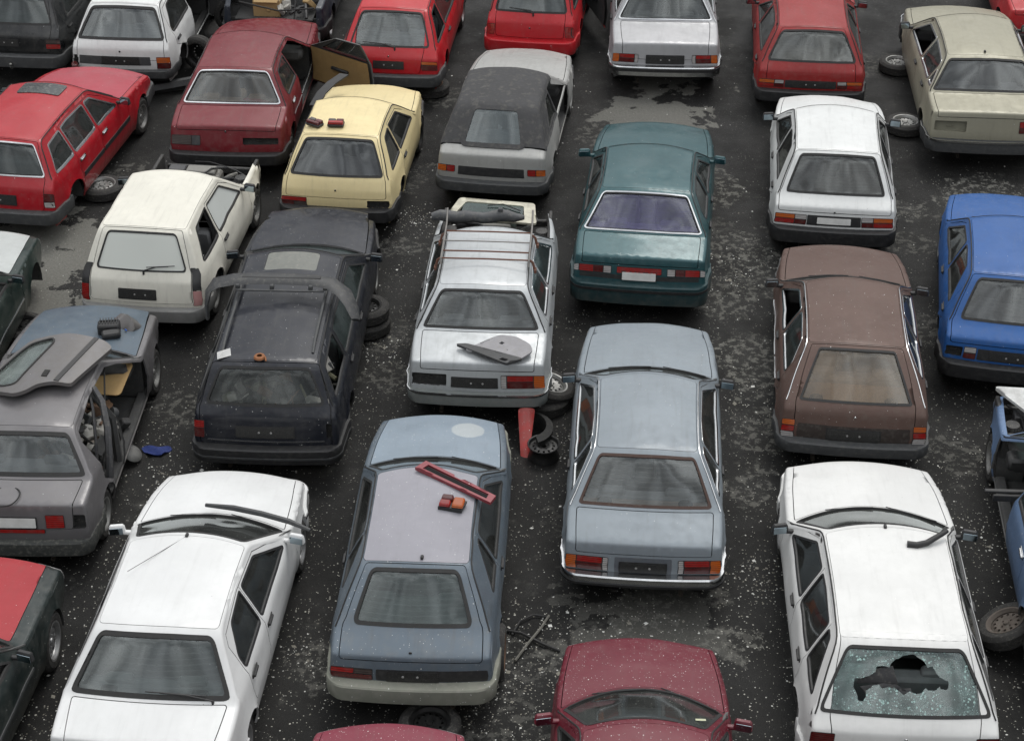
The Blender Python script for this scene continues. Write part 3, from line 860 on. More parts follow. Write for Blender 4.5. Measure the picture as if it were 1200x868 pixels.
    # headlights and grille
    if not g('nose_cut') and not g('body_cut'):
        for sg in (1, -1):
            mb = MB(); s_a, s_b_ = k.szf(zn - .05), k.szf(zn - .19); c.strip_sheet(mb, c.rect(s_a, s_b_, sg * .62, sg * .97, .02) if sg > 0 else c.rect(s_a, s_b_, -.97, -.62, .02), out=.008, rim=.03); c.emit(mb, 'headlight', LWHI, recalc=False)
        mb = MB(); c.strip_sheet(mb, c.rect(k.szf(zn - .06), k.szf(zn - .18), -.58, .58, .015), out=.006, rim=.03); c.emit(mb, 'grille', BLACK, recalc=False)
    # ---- floor, firewall, wheel wells
    if not g('no_interior'): interior(c, seat_m, o)
    # ---- wheels
    wr = g('wheel_r', .285); skip = g('no_wheel', ())
    for nm, yw in (('rear', k.ywr), ('front', k.ywf)):
        for sg in (1, -1):
            if (nm, sg) in skip: continue
            steer = R(g('steer', 0)) if nm == 'front' else 0
            wheel(c.root, (sg * (W / 2 - .115 + g('wheel_out', {}).get((nm, sg), 0)), yw - c.yo, wr), wr, .17, g('wheels', {}).get((nm, sg), wm), sg, (0, 0, steer))
    # wiper on a tailgate
    if g('rwiper'):
        x0, x1 = o['rwiper']; sv = k.s_b + .02; a = k.strip(sv, x0, .015); b = k.strip(sv + .06, x1, .02); m_ = (a + b) / 2 + Vector((0, 0, .02))
        mb = MB(); mb.tube([a, m_, b], .008, 6); mb.tube([a, a + Vector((0, -.01, -.05))], .014, 6); q = k.strip(sv + .02, x0 - (x1 - x0) * .25, .02); mb.tube([q + (b - q) * .3 + Vector((0, -.004, .012)), b + (b - q) * .2], .006, 5)
        c.emit(mb, 'wiper', BLACK, lid)
    if g('lock'):
        q = k.strip(k.sz(o['lock']), 0, .004); mb = MB(); mb.lathe([(0, .006), (.014, .005), (.016, -.004)], Matrix.Translation(q) @ Matrix.Rotation(R(-90), 4, 'Z'), 12); c.emit(mb, 'boot_lock', g('lockmat', CHROME), lid)
    if g('aerial'):
        x, y = o['aerial'][:2]; q = k.top_at(x, y); mb = MB(); mb.box(q + Vector((0, 0, .012)), (.03, .05, .03), .008)
        if len(o['aerial']) > 2: mb.tube([q, q + Vector(o['aerial'][2])], .003, 5)
        c.emit(mb, 'aerial', BLACK)
    return c

def c_rows(k, poly=None):
    """extra rows of points so that the rolled edges of the skin are round"""
    pts = []
    for sv in k.S[::1]:
        P, E, cr = k.at(sv); a = k.X(E[0], E[1]); rho = k.r * 1.15 / a
        for t in (0, .33, .66): pts += [(sv, (1 - rho * (1 - t)) * k.Wh), (sv, -(1 - rho * (1 - t)) * k.Wh)]
    hs = [sv for sv in k.S if abs(sv - k.s_lip) < .045][::2]
    for sv in hs: pts += [(sv, u) for u in np.arange(-.86 * k.Wh, .861 * k.Wh, k.Wh * .86 / 11)]
    return pts

def bumper(c, end, z0=.36, z1=.53, depth=.075, mat=None, wrap=.55, strip=None, drop=0, gap=.01, label=None):
    k = c.k; z1 -= .03; z0 -= .01; zc_ = (z0 + z1) / 2; path = []; rc = .13; mat = mat or BLACK
    yend = 0 if end == 'rear' else k.L; dr = -1 if end == 'rear' else 1
    inner = yend - dr * wrap
    ys = np.linspace(inner, yend - dr * rc, 6)
    Pz, Ez, cr = k.at(k.sz(max(.5, zc_)) if end == 'rear' else k.szf(.5))
    f = Pz[0]
    right = [((k.X(y, zc_) + gap * .5, y, zc_), (.38, 0, 0)) for y in ys]
    x1 = k.X(yend - dr * rc, zc_) + gap
    for i in range(1, 7):
        t = i / 6 * math.pi / 2; right.append(((x1 - rc + rc * math.cos(t), yend - dr * rc + dr * (rc - .015) * math.sin(t), zc_), ((math.cos(t) * (.38 + .3 * i / 6)), dr * math.sin(t) * (.38 + .62 * i / 6), 0)))
    cx = x1 - rc; bow = .05 if end == 'rear' else .09
    mid = [((x, yend - dr * .015 + dr * bow * (1 - (x / cx) ** 2) * .6, zc_), (0, dr, 0)) for x in np.linspace(cx, -cx, 14)[1:-1]]
    path = right + mid + [((-p[0], p[1], p[2]), (-o_[0], o_[1], o_[2])) for p, o_ in right[::-1]]
    h = (z1 - z0) / 2; q = .014
    prof = [(-.03, -h), (depth - q, -h), (depth, -h + q), (depth + .004, 0), (depth, h - q), (depth - q, h), (-.03, h)]
    mb = MB(); mb.sweep(path, prof)
    ob = c.emit(mb, 'bumper', mat, smooth=35)
    if label: ob['label'] = label
    if strip:
        z_, hh, mt = strip
        mb = MB(); mb.sweep([((p[0], p[1], z_), o_) for p, o_ in path], [(depth - .01, -hh / 2), (depth + .012, -hh / 2), (depth + .014, hh / 2), (depth - .01, hh / 2)]); c.emit(mb, 'bumper_strip', mt, ob)
    # lower valance
    mb = MB(); mb.sweep([((p[0] * .96, p[1] - dr * .03, zc_), o_) for p, o_ in path[2:-2]], [(-.02, z0 - zc_ - .06), (.0, z0 - zc_ - .06), (.03, z0 - zc_ + .02), (-.02, z0 - zc_ + .02)]); c.emit(mb, 'valance', c.opts.get('valance', BLACK))
    return ob

def lamp(c, u0, u1, z0, z1, segs, proud=.010, name='taillight', mat=None, wrap=0):
    """segs: list of (fraction start, end, vertical start, end, material)"""
    k = c.k; mb = MB(); mats = [RUBBER]
    c.strip_sheet(mb, c.rear(min(u0, u1), max(u0, u1), z0, z1, .014), out=proud - .004, rim=.03)
    for a, b, va, vb, mt in segs:
        if mt not in mats: mats.append(mt)
        ua, ub = u0 + (u1 - u0) * a, u0 + (u1 - u0) * b
        za, zb_ = z0 + (z1 - z0) * va, z0 + (z1 - z0) * vb
        du = .006 / k.Wh * 1.0
        lo, hi = min(ua, ub) + du, max(ua, ub) - du
        c.strip_sheet(mb, c.rear(lo, hi, za + .006, zb_ - .006, .008), out=proud, rim=.01, mi=mats.index(mt), h=.05)
    if wrap:
        sg = 1 if max(abs(u0), abs(u1)) == max(u0, u1) else -1
        sm = segs[-1][4] if abs(u1) > abs(u0) else segs[0][4]
        if sm not in mats: mats.append(sm)
        e0 = k.at(k.sz(z0))[1]; e1 = k.at(k.sz(z1))[1]
        c.side_sheet(mb, [(e0[0], z0), (e0[0] + wrap, z0 + .01), (e1[0] + wrap * .8, z1), (e1[0], z1)], sg, out=proud, rim=.02, mi=mats.index(sm), h=.05)
    return c.emit(mb, name, mats, recalc=False)

def interior(c, sm, o):
    k = c.k; W, L = k.W, k.L; g = o.get
    mb = MB(); zf = .20
    mb.box((0, (.25 + k.ywf) / 2, zf), (W - .30, k.ywf - .25 - .25, .04), .01)
    mb.box((0, k.yc + .12 if not g('nose_cut') else k.yc + .06, .52), (W - .16, .03, .56), .01)          # firewall
    mb.box((0, min(.16, .16), .42), (W - .2, .03, .36), .01)
    zt = k.belt(.4) - .12
    for sg in (1, -1):
        for yw in (k.ywr, k.ywf):
            r = k.arch + .01; x0 = sg * (W / 2 - .02 if False else W / 2 - .055); x1 = sg * (W / 2 - .36); n = 14
            vs = []; 
            for x in (x0, x1):
                vs += [(x, yw + r * math.cos(a), .30 + r * math.sin(a)) for a in np.linspace(-.25, math.pi + .25, n)]
            fs = [(i, i + 1, n + i + 1, n + i) for i in range(n - 1)]; o2 = len(vs); vs.append((x1, yw, .22)); fs += [(n + i, n + i + 1, o2) for i in range(n - 1)]
            mb.add(vs, fs)
        # sills and inner flanks
        mb.box((sg * (W / 2 - .11), (k.ywr + k.ywf) / 2, .26), (.12, k.ywf - k.ywr - 2 * k.arch - .04, .10), .02)
    c.emit(mb, 'floor_pan', CABIN)
    if g('kind') != 'none' and not g('soft'):
        yb_ = g('yB', (k.yr + k.yf) / 2 + .05); zt_ = k.z[2] - .13
        for sg in (1, -1):
            mb = MB(); mb.tube([(sg * (W / 2 - .10), yb_ + .02, .30), (sg * (k.X(yb_, .9) - .06), yb_ + .01, .90), (sg * (k.X(yb_, 1.1) - .05), yb_, 1.10), (sg * (k.X(yb_, zt_) - .05), yb_ - .02, zt_)], [.05, .045, .03, .03], 6); c.emit(mb, 'door_pillar', CABIN)
    mb = MB(); px = -.42 if int(L * 100) % 2 else .40; mb.tube([(px, .5, .24), (px, .1, .25), (px, -.03, .24)], .024, 10, cap=False); mb.tube([(px, .6, .24), (px, .35, .24)], .07, 10); c.emit(mb, 'tailpipe', plain('exhaust_steel', (.10, .085, .07), .6, .6, dust=.4))
    if g('bare'): return
    # parcel shelf, seats, dash
    ysb = g('yseat', max(k.yb + .42, .95))
    if g('shelf', True) and g('kind', 'sedan') != 'wagon':
        y0, y1 = (k.yb + .0, ysb - .22) if g('kind', 'sedan') == 'sedan' else (k.yb + .08, ysb - .2)
        mb = MB(); z = k.belt(k.yb) - .0 if g('kind') == 'sedan' else k.belt(k.yb) - .03
        z = g('shelfz', z - .015); mb.box((0, (y0 + y1) / 2, z), (W - .30, max(.1, y1 - y0), .03), .01); sh = c.emit(mb, 'parcel_shelf', g('shelfmat', SEATG))
        if g('speakers'):
            for sg in (1, -1):
                mb = MB(); mb.lathe([(0, .012), (.06, .012), (.075, .004), (.08, -.01)], Matrix.Translation((sg * .42, y0 + .16, z + .02)) @ Matrix.Rotation(R(-90), 4, 'Y'), 20); c.emit(mb, 'speaker', BLACK, sh)
    if g('rear_seat', True):
        mb = MB(); zb_ = k.belt(1) - .12
        mb.box((0, ysb + .18, .34), (W - .42, .48, .18), .05); mb.box((0, ysb - .12, .34 + (zb_ - .30) / 2 + .06), (W - .42, .15, zb_ - .22), .06, (R(14), 0, 0))
        for sg in (1, -1): mb.box((sg * .34, ysb - .15 - .02, zb_ + .13), (.26, .10, .15), .04, (R(12), 0, 0))
        c.emit(mb, 'rear_seat', sm)
    yfs = g('yfront', (k.yf + k.yr) / 2 + .42)
    for sg in (1, -1):
        if g('front_seats', True): seat(c, sg * .36, yfs, sm, rest=g('headrests', True))
    mb = MB(); yd = k.yc - .12
    mb.box((0, yd, k.belt(yd) - .08), (W - .26, .40, .18), .06, (R(-8), 0, 0)); c.emit(mb, 'dashboard', CABIN)
    mb = MB(); cc = Vector((-.36, yd - .30, k.belt(yd) - .06)); Rm = Euler((R(65), 0, 0)).to_matrix()
    ring = [cc + Rm @ Vector((.18 * math.cos(a), .18 * math.sin(a), 0)) for a in np.linspace(0, 2 * math.pi, 25)[:-1]]
    mb.tube(ring, .013, 6, closed=True)
    for a in (math.pi, 0, -math.pi / 2): mb.tube([cc, cc + Rm @ Vector((.17 * math.cos(a), .17 * math.sin(a), 0))], .012, 5)
    mb.tube([cc, cc + Vector((0, .2, -.07))], .03, 8); c.emit(mb, 'steering_wheel', BLACK)

def engine_bay(c):
    """exposed engine compartment: block, battery, hoses, strut towers"""
    k = c.k; y0, y1 = k.yc + .16, k.L - .22; rr = random.Random(int(k.L * 1000)); w = k.W / 2 - .16
    mb = MB(); mb.box((0, (y0 + y1) / 2, .36), (k.W - .3, y1 - y0, .04), .01); mb.box((0, y1 + .02, .56), (k.W - .34, .06, .10), .02); mb.box((0, y0 - .05, .74), (k.W - .22, .08, .16), .02)
    for sg in (1, -1):
        mb.lathe([(0, .09), (.08, .08), (.11, .02), (.13, -.3)], Matrix.Translation((sg * (w - .06), k.ywf, .68)) @ Matrix.Rotation(R(-90), 4, 'Y'), 16)
        mb.box((sg * (w + .04), (y0 + y1) / 2, .60), (.05, y1 - y0, .34), .01)
    c.emit(mb, 'engine_bay', ENGINE)
    mb = MB(); cy = (y0 + y1) / 2
    mb.box((0, cy, .56), (.5, .36, .30), .03); mb.box((-.02, cy + .02, .74), (.42, .2, .08), .03, mi=0)
    for i in range(4): mb.tube([(-.18 + i * .12, cy - .1, .72), (-.18 + i * .12, cy - .22, .70), (-.16 + i * .12, cy - .26, .58)], .025, 8)
    mb.tube([(.25, cy, .6), (.36, cy + .05, .66), (.42, cy + .2, .62)], .03, 8); c.emit(mb, 'engine', ENGALU)
    mb = MB(); mb.box((-w + .24, cy + .14, .62), (.24, .17, .19), .015); c.emit(mb, 'battery', plain('battery_case', (.05, .05, .052), .5))
    mb = MB()
    for i in range(9):
        a = Vector((rr.uniform(-w, w), rr.uniform(y0, y1), rr.uniform(.6, .74))); b = Vector((rr.uniform(-w, w), rr.uniform(y0, y1), rr.uniform(.56, .74))); m = (a + b) / 2 + Vector((rr.uniform(-.1, .1), rr.uniform(-.1, .1), .08))
        mb.tube([a, a * .5 + m * .5 + Vector((0, 0, .03)), m, b * .5 + m * .5 + Vector((0, 0, .02)), b], rr.choice([.008, .012, .02]), 6)
    c.emit(mb, 'hoses', BLACK)

# ------------------------------------------------------------------ camera, sky, sun
CAM_H = 12.465
cam = bpy.data.cameras.new('camera'); co = bpy.data.objects.new('camera', cam); COL.objects.link(co)
cam.sensor_width = 36; cam.lens = 36 * 2111.2 / 1200; cam.clip_end = 500; cam.clip_start = .5
co.location = (0, 0, CAM_H); co.rotation_euler = (R(90 - 34), 0, 0)
scene.camera = co
scene.view_settings.view_transform = 'Standard'; scene.view_settings.look = 'None'; scene.view_settings.gamma = 1
scene.view_settings.exposure = 0.28
world = bpy.data.worlds.new('World'); scene.world = world; world.use_nodes = True
N, K = world.node_tree.nodes, world.node_tree.links
for n in list(N): N.remove(n)
wo = N.new('ShaderNodeOutputWorld'); bg = N.new('ShaderNodeBackground'); sky = N.new('ShaderNodeTexSky')
sky.sky_type = 'NISHITA'; sky.sun_disc = False; sky.sun_elevation = R(58); sky.sun_rotation = R(20)
sky.air_density = 1.0; sky.dust_density = 2.0
tc = N.new('ShaderNodeTexCoord')
n1 = noise(N, K, tc.outputs['Generated'], 2.2, 3, .5, (4, 2, 1), (1, 1, 2.2)); n2 = noise(N, K, tc.outputs['Generated'], 5.0, 3, .5, (1, 7, 3), (1, 1, 2.0))
cl = mixc(N, K, ramp(N, K, n1, .40, .62), (5.6, 5.8, 6.1), (13.5, 13.6, 13.6))
cl = mixc(N, K, mul(N, K, ramp(N, K, n2, .4, .7), .45), cl, (7.0, 7.2, 7.4))
n3 = noise(N, K, tc.outputs['Generated'], 8.5, 5, .55, (3, 3, 9), (1, 1, 1.6), .4)
cv = N.new('ShaderNodeVectorMath'); cv.operation = 'SCALE'; K.new(cl, cv.inputs[0]); K.new(ramp(N, K, n3, .36, .64, .55, 1.45), cv.inputs['Scale']); cl = cv.outputs[0]
sz_ = N.new('ShaderNodeSeparateXYZ'); K.new(tc.outputs['Generated'], sz_.inputs[0])
sc_ = mixc(N, K, .92, sky.outputs[0], cl)
# overcast sky: three times brighter overhead than at the horizon
ov = N.new('ShaderNodeVectorMath'); ov.operation = 'SCALE'; K.new(sc_, ov.inputs[0]); K.new(ramp(N, K, sz_.outputs[2], -.05, .95, .24, 1.30), ov.inputs['Scale']); sc_ = ov.outputs[0]
K.new(sc_, bg.inputs[0]); bg.inputs[1].default_value = .10; K.new(bg.outputs[0], wo.inputs[0])
sun = bpy.data.lights.new('sun', 'SUN'); so = bpy.data.objects.new('sun', sun); COL.objects.link(so)
sun.energy = 1.2; sun.angle = R(25); sun.color = (1, .97, .92)
so.rotation_euler = (R(90 - 58), 0, R(180 - 20))

# ------------------------------------------------------------------ ground
def ground():
    m, nt, N, K = new_mat('wet_asphalt')
    out = N.new('ShaderNodeOutputMaterial'); b = N.new('ShaderNodeBsdfPrincipled')
    tc = N.new('ShaderNodeTexCoord'); co = tc.outputs['Object']
    g1 = noise(N, K, co, .55, 5, .6, (3, 1, 0)); g2 = noise(N, K, co, 3.2, 7, .68); g3 = noise(N, K, co, 34, 4, .7); g4 = noise(N, K, co, 110, 2, .6)
    c = mixc(N, K, ramp(N, K, g1, .3, .7), (.0085, .0085, .0086), (.0175, .0172, .0165))
    c = mixc(N, K, mul(N, K, ramp(N, K, g3, .35, .75), .6), c, (.021, .0205, .019))
    c = mixc(N, K, mul(N, K, ramp(N, K, g4, .5, .7), .35), c, (.045, .043, .039))
    g5 = noise(N, K, co, 1.5, 6, .62, (2, 8, 0)); g6 = noise(N, K, co, 9, 7, .72, (5, 5, 0))
    # dried silt: thin smears everywhere, big sheets at the places listed
    smear = mul(N, K, ramp(N, K, g2, .57, .70), ramp(N, K, g1, .42, .62))
    edge = mul(N, K, mul(N, K, mul(N, K, g5, -.5, 'ADD'), 3.4), mul(N, K, mul(N, K, g2, -.5, 'ADD'), 1.6), 'ADD')
    broken = ramp(N, K, g6, .50, .56, .06, 1)
    patches = None
    for (px, py, pr, st) in PATCHES:
        vm = N.new('ShaderNodeVectorMath'); vm.operation = 'DISTANCE'; K.new(co, vm.inputs[0]); vm.inputs[1].default_value = (px, py, 0)
        d = mul(N, K, mul(N, K, vm.outputs['Value'], pr, 'DIVIDE'), edge, 'ADD')
        v = ramp(N, K, d, .90, 1.0, st, 0)
        if pr < .62: v = mul(N, K, v, broken)
        patches = v if patches is None else mul(N, K, patches, v, 'MAXIMUM')
    mask = mul(N, K, mul(N, K, smear, .34), patches, 'MAXIMUM')
    mask = mul(N, K, mask, ramp(N, K, g3, .2, .7, .65, 1.1))
    c = mixc(N, K, mask, c, (.175, .172, .155))
    # white flecks of plastic and glass
    f1 = specks(N, K, co, 16, .16, 1, .16); f2 = specks(N, K, co, 30, .24, 2, .15); f3 = specks(N, K, co, 55, .32, 5, .12)
    f = mul(N, K, mul(N, K, f1, f2, 'MAXIMUM'), f3, 'MAXIMUM')
    sy_ = N.new('ShaderNodeSeparateXYZ'); K.new(co, sy_.inputs[0])
    f = mul(N, K, f, ramp(N, K, mul(N, K, g5, mul(N, K, sy_.outputs[1], -.022, 'MULTIPLY'), 'ADD'), -.02, .22, .16, 1))
    c = mixc(N, K, f, c, (.46, .45, .40))
    K.new(c, b.inputs['Base Color'])
    wet = ramp(N, K, noise(N, K, co, 1.1, 4, .6, (9, 4, 0)), .35, .65, .45, .75)
    K.new(mul(N, K, wet, mul(N, K, mask, .5), 'ADD'), b.inputs['Roughness'])
    b.inputs['Specular IOR Level'].default_value = .22
    bp = N.new('ShaderNodeBump'); bp.inputs['Strength'].default_value = .6; bp.inputs['Distance'].default_value = .014
    K.new(mul(N, K, g3, g4, 'ADD'), bp.inputs['Height']); K.new(bp.outputs[0], b.inputs['Normal'])
    K.new(b.outputs[0], out.inputs[0])
    mb = MB(); n = 24; s = 300
    V = [(x, y, .012 * math.sin(x * .7) * math.sin(y * .5) if abs(x) < 20 and abs(y) < 60 else 0) for y in np.linspace(-100, 400, n) for x in np.linspace(-s, s, n)]
    V = [(-s, -150, 0), (s, -150, 0), (s, 450, 0), (-s, 450, 0)]
    mb.add(V, [(0, 1, 2, 3)]); o = mb.build('ground', m, smooth=0); tag(o, kind='structure')

# ------------------------------------------------------------------ the cars
PAT_A = [(0, .24, 0, 1, LORA), (.24, .86, .52, 1, LRED), (.24, .86, 0, .52, LDRED), (.86, 1, 0, 1, LWHI)]
PAT_B = [(0, .62, .5, 1, LORA), (0, .62, 0, .5, LRED), (.62, 1, .5, 1, LWHI), (.62, 1, 0, .5, LDRED)]
PAT_R = [(0, .5, .45, 1, LDRED), (.5, 1, .45, 1, LRED), (0, 1, 0, .45, LDRED)]
GC = glass('glass_clear', (0.62, 0.68, 0.68), 0.08, refl=.035, seed=1)
GD = glass('glass_dusty', (0.69, 0.72, 0.72), 0.15, (.27, .28, .27), refl=.035, seed=2, lines=True)
GDD = glass('glass_very_dusty', (.4, .42, .4), 1.5, (.60, .62, .58), refl=.02, seed=3, rough=.3)
GM = glass('glass_medium', (0.53, 0.58, 0.58), 0.13, (.26, .28, .28), refl=.035, seed=4, speck=.12)
GV = glass('glass_violet', (.50, .46, .74), .35, (.15, .14, .28), refl=.045, seed=5, lines=True)
GS = glass('glass_dark', (.25, .27, .27), .08, refl=.03, seed=6)
GREENG = glass('glass_green', (0.40, 0.53, 0.50), 0.15, (.16, .21, .20), refl=.045, seed=7, speck=.22)
WHI = lambda n, s, **k: paint(n, (.66, .67, .66), .16, seed=s, rough=.36, coat=.5, **k)

steel = paint('paint_steel_blue', (.225, .258, .285), .18, .05, 1, metal=.1, rough=.42)
c = build_car('steel_blue_sedan', 'steel blue sedan with chrome rear bumper and black plate, nose towards the teal sedan', 'car', (1.33, 14.07), 4.3, 1.66, 4.42, .05, .45, .90, 2.38, 3.14, (.81, .94, 1.37, .91, .74), steel, ldz=-.11,
    glass=GS, rglass=GD, rw=.67, trim=CHROME, doors=2, yB=1.25, cp=.10, gate_u=.87, gate_ub=.86, gate_z=.69, speakers=True, seatmat=SEATG, shelfmat=plain('shelf_brown', (.34, .27, .22), .9), rwu=.84, rwub=.86,
    bumper=dict(z0=.37, z1=.51, depth=.08, mat=CHROME, wrap=.5, strip=(.385, .03, BLACK)), panels=[(-.36, .36, .59, .77, plain('grey_panel', (.09, .10, .115), .5), 'rear_panel')], plate=(.61, .71, PLATEB, .24),
    lamps=[(-.97, -.44, .60, .76, PAT_A), (.97, .44, .60, .76, PAT_A)], mirrors=(1, -1), gutter=CHROME, rwr=.05, rtrim=plain('brown_seal', (.05, .025, .018), .7))

bg_ = paint('paint_blue_grey', (.118, .148, .178), .34, .22, 2, metal=.2, rust=.25)
bgb = paint('paint_pale_blue_bonnet', (.22, .27, .32), .15, .22, 3, metal=.1, blotch=[(.30, 1.62, .78, .19, (.46, .48, .47))])
bluegrey = c = build_car('blue_grey_hatchback', 'blue grey hatchback with pale blue bonnet, mouldy bumper and loose parts on its roof', 'car', (-.96, 12.46), 2.7, 1.60, 4.12, .05, .27, .74, 2.32, 3.06, (.78, .90, 1.34, .88, .72), bg_,
    kind='hatch', ldz=-.04, glass=GS, rglass=glass('glass_dusty_green', (0.45, 0.53, 0.51), 0.25, (.20, .24, .235), refl=.035, seed=8, lines=True, speck=.1), doors=2, yB=1.35, cp=.30, rw=.68, gate_u=.86, gate_ub=.88, gate_z=.73, bonnetpaint=bgb, roofpaint=paint('paint_mauve_roof', (.285, .28, .31), .12, .16, 50, rough=.6, coat=.1), seatmat=SEATG,
    rwu=.73, rwub=.76, rw0=.05, rwr=.07, sealw=.028, mirrors=(), bumper=dict(z0=.33, z1=.54, depth=.10, mat=plain('mouldy_bumper', (.20, .205, .17), .8, dust=.7, speck=.2, var=.35, scale=5), wrap=.6),
    panels=[(-.42, .94, .56, .68, BLACK, 'rear_panel')], lamps=[(-.97, -.46, .56, .68, [(0, .55, .5, 1, LRED), (0, 1, 0, .5, LDRED), (.55, 1, .5, 1, LSMK)])], plate=(.57, .67, PLATEB, .25, .02), aerial=(0.06, .86), lock=.80, lockmat=BLACK,
    wheels={('rear', 1): 'rusty'}, wheel_out={('rear', 1): .09}, flank=None)

teal = paint('paint_teal', (.022, .078, .088), .13, .03, 4, metal=.2, rough=.28, coat=.7)
PT = [(0, .12, 0, 1, LWHI), (.12, .52, 0, 1, LRED), (.52, .78, 0, 1, LDRED), (.78, 1, 0, 1, LWHI)]
c = build_car('teal_sedan', 'teal sedan with violet tinted rear window, full width red lamp strip and white plate', 'car', (1.61, 19.63), 6.9, 1.74, 4.37, .06, .53, .99, 2.33, 3.08, (.90, .98, 1.38, .92, .72), teal,
    glass=GS, rglass=GV, rw=.70, trim=BLACK, doors=4, yB=1.75, cp=.14, gate_z=.80, gate_u=.88, mirrors=(1, -1), mirrorpaint=teal, gutter=BLACK, chrome_rw=True, rwu=.85, rwub=.9, wheel='alloy', rwr=.05,
    bumper=dict(z0=.30, z1=.60, depth=.09, mat=paint('paint_teal_dark', (.018, .05, .056), .2, seed=5, metal=.2), wrap=.6, strip=(.50, .035, BLACK)),
    lamps=[(-.98, -.42, .69, .79, PT), (.98, .42, .69, .79, PT), (-.34, .34, .70, .79, [(0, 1, 0, 1, LRED)])], panels=[(-.9, .9, .62, .68, BLACK, 'rear_panel')], plate=(.62, .72, PLATEW, .22))

silv = paint('paint_silver', (.45, .47, .48), .2, .04, 6, metal=.25, rust=.45)
c = build_car('silver_sedan', 'silver sedan with rusty roof rack, bonnet gone and door panel on its boot', 'car', (-.41, 17.28), 3.4, 1.64, 4.15, .05, .59, .95, 2.40, 3.14, (.88, .96, 1.38, .90, .74), silv,
    ldz=-.06, glass=GS, rglass=GD, rw=.67, doors=4, yB=1.72, cp=.12, gate_z=.78, gate_u=.86, gate_ub=.84, trim=CHROME, mirrors=(), no_bonnet=True, nose_cut=True, rwu=.83, rwub=.88, minq=.01,
    bumper=dict(z0=.36, z1=.54, depth=.075, mat=plain('grey_bumper', (.17, .185, .18), .55, dust=.4), strip=(.51, .02, CHROME)),
    no_front_bumper=True, lamps=[(.98, .35, .62, .79, PAT_A)], recess=[(-.96, -.45, .62, .78)], plate=(.63, .74, PLATEB, .27, -.03), no_wheel=[('rear', 1)], rear_label='')
silver = c

brown = paint('paint_brown', (.105, .064, .052), .20, .10, 7, metal=.15, rough=.5, coat=.15)
GB = glass('glass_brown_dust', (.80, .70, .60), .32, (.34, .27, .20), refl=.03, seed=9)
c = build_car('brown_hatchback', 'brown hatchback with chrome window trims, parked in front of the white estate', 'car', (3.82, 16.31), 6.3, 1.69, 4.06, .05, .10, .66, 2.18, 2.93, (.84, .92, 1.36, .92, .74), brown,
    kind='hatch', ldz=-.08, glass=GS, rglass=GB, rw=.68, doors=4, yB=1.55, cp=.16, trim=CHROME, gate_z=.47, gate_u=.87, gate_ub=.80, gutter=CHROME, rwu=.70, rwub=.78, rw0=.03, speakers=True, shelfmat=SEATT, shelfz=.78, rwr=.03, sealw=.018, lipr=.03, chrome_rw=False,
    miss_win=[('front', -1)], bumper=dict(z0=.36, z1=.53, depth=.09, mat=GREYPL), lamps=[(-.97, -.80, .57, .80, [(0, 1, .66, 1, LORA), (0, 1, .33, .66, LRED), (0, 1, 0, .33, LWHI)]), (.97, .80, .57, .80, [(0, 1, .66, 1, LORA), (0, 1, .33, .66, LRED), (0, 1, 0, .33, LWHI)])],
    panels=[(-.76, .76, .58, .76, plain('dark_brown_panel', (.03, .022, .019), .55), 'rear_panel')], plate=(.60, .72, PLATEB, .30), lock=.80, flank=(.55, .03, CHROME), wheels={('front', -1): 'steel'})

wsk = WHI('paint_white_a', 8)
c = build_car('white_hatchback', 'white hatchback with blank white plate between the red liftback and the brown car', 'car', (4.31, 21.11), 6.9, 1.67, 3.75, .05, .20, .56, 2.01, 2.80, (.80, .89, 1.40, .90, .74), wsk,
    kind='hatch', glass=GS, rglass=glass('glass_mid_grey', (0.38, 0.38, 0.36), 0.18, (.19, .18, .17), refl=.035, seed=10, lines=True), rw=.70, doors=4, yB=1.45, cp=.22, trim=BLACK, gate_z=.73, gate_u=.93, gate_ub=.93, rwu=.80, rwub=.84, rwr=.05, sealw=.02,
    bumper=dict(z0=.32, z1=.55, depth=.09, mat=BLACK), lamps=[(-.96, -.45, .57, .71, PAT_B), (.96, .45, .57, .71, PAT_B)], panels=[(-.44, .44, .57, .71, BLACK, 'rear_panel')], plate=(.60, .685, PLATEW, .23), handle=BLACK, mirrors=(1, -1), lock=.74)

wwg = paint('paint_white_b', (.65, .65, .635), .10, .05, 9, rough=.42, coat=.4)
kz = Skin(1.76, 4.30, .03, .12, .62, 2.30, 3.20, (.84, .93, 1.42, .92, .72))
random.seed(5)
hole_uv = [(-.70, .20), (-.78, .34), (-.82, .50), (-.70, .53), (-.58, .60), (-.48, .70), (-.30, .74), (-.16, .86), (0, .92), (.16, .90), (.30, .87), (.36, .76), (.46, .74), (.56, .60), (.66, .52), (.62, .42), (.50, .48), (.40, .38), (.28, .44), (.18, .34), (.06, .40), (-.06, .33), (-.16, .44), (-.34, .42), (-.50, .44), (-.60, .36), (-.62, .22)]
hole_rw = [(kz.s_b + .035 + (kz.s_r - kz.s_b - .08) * (t + random.uniform(-.025, .025)), (u + random.uniform(-.03, .03)) * .86 * (.93 - .08 * t) * kz.Wh) for u, t in densify(hole_uv, .09)]
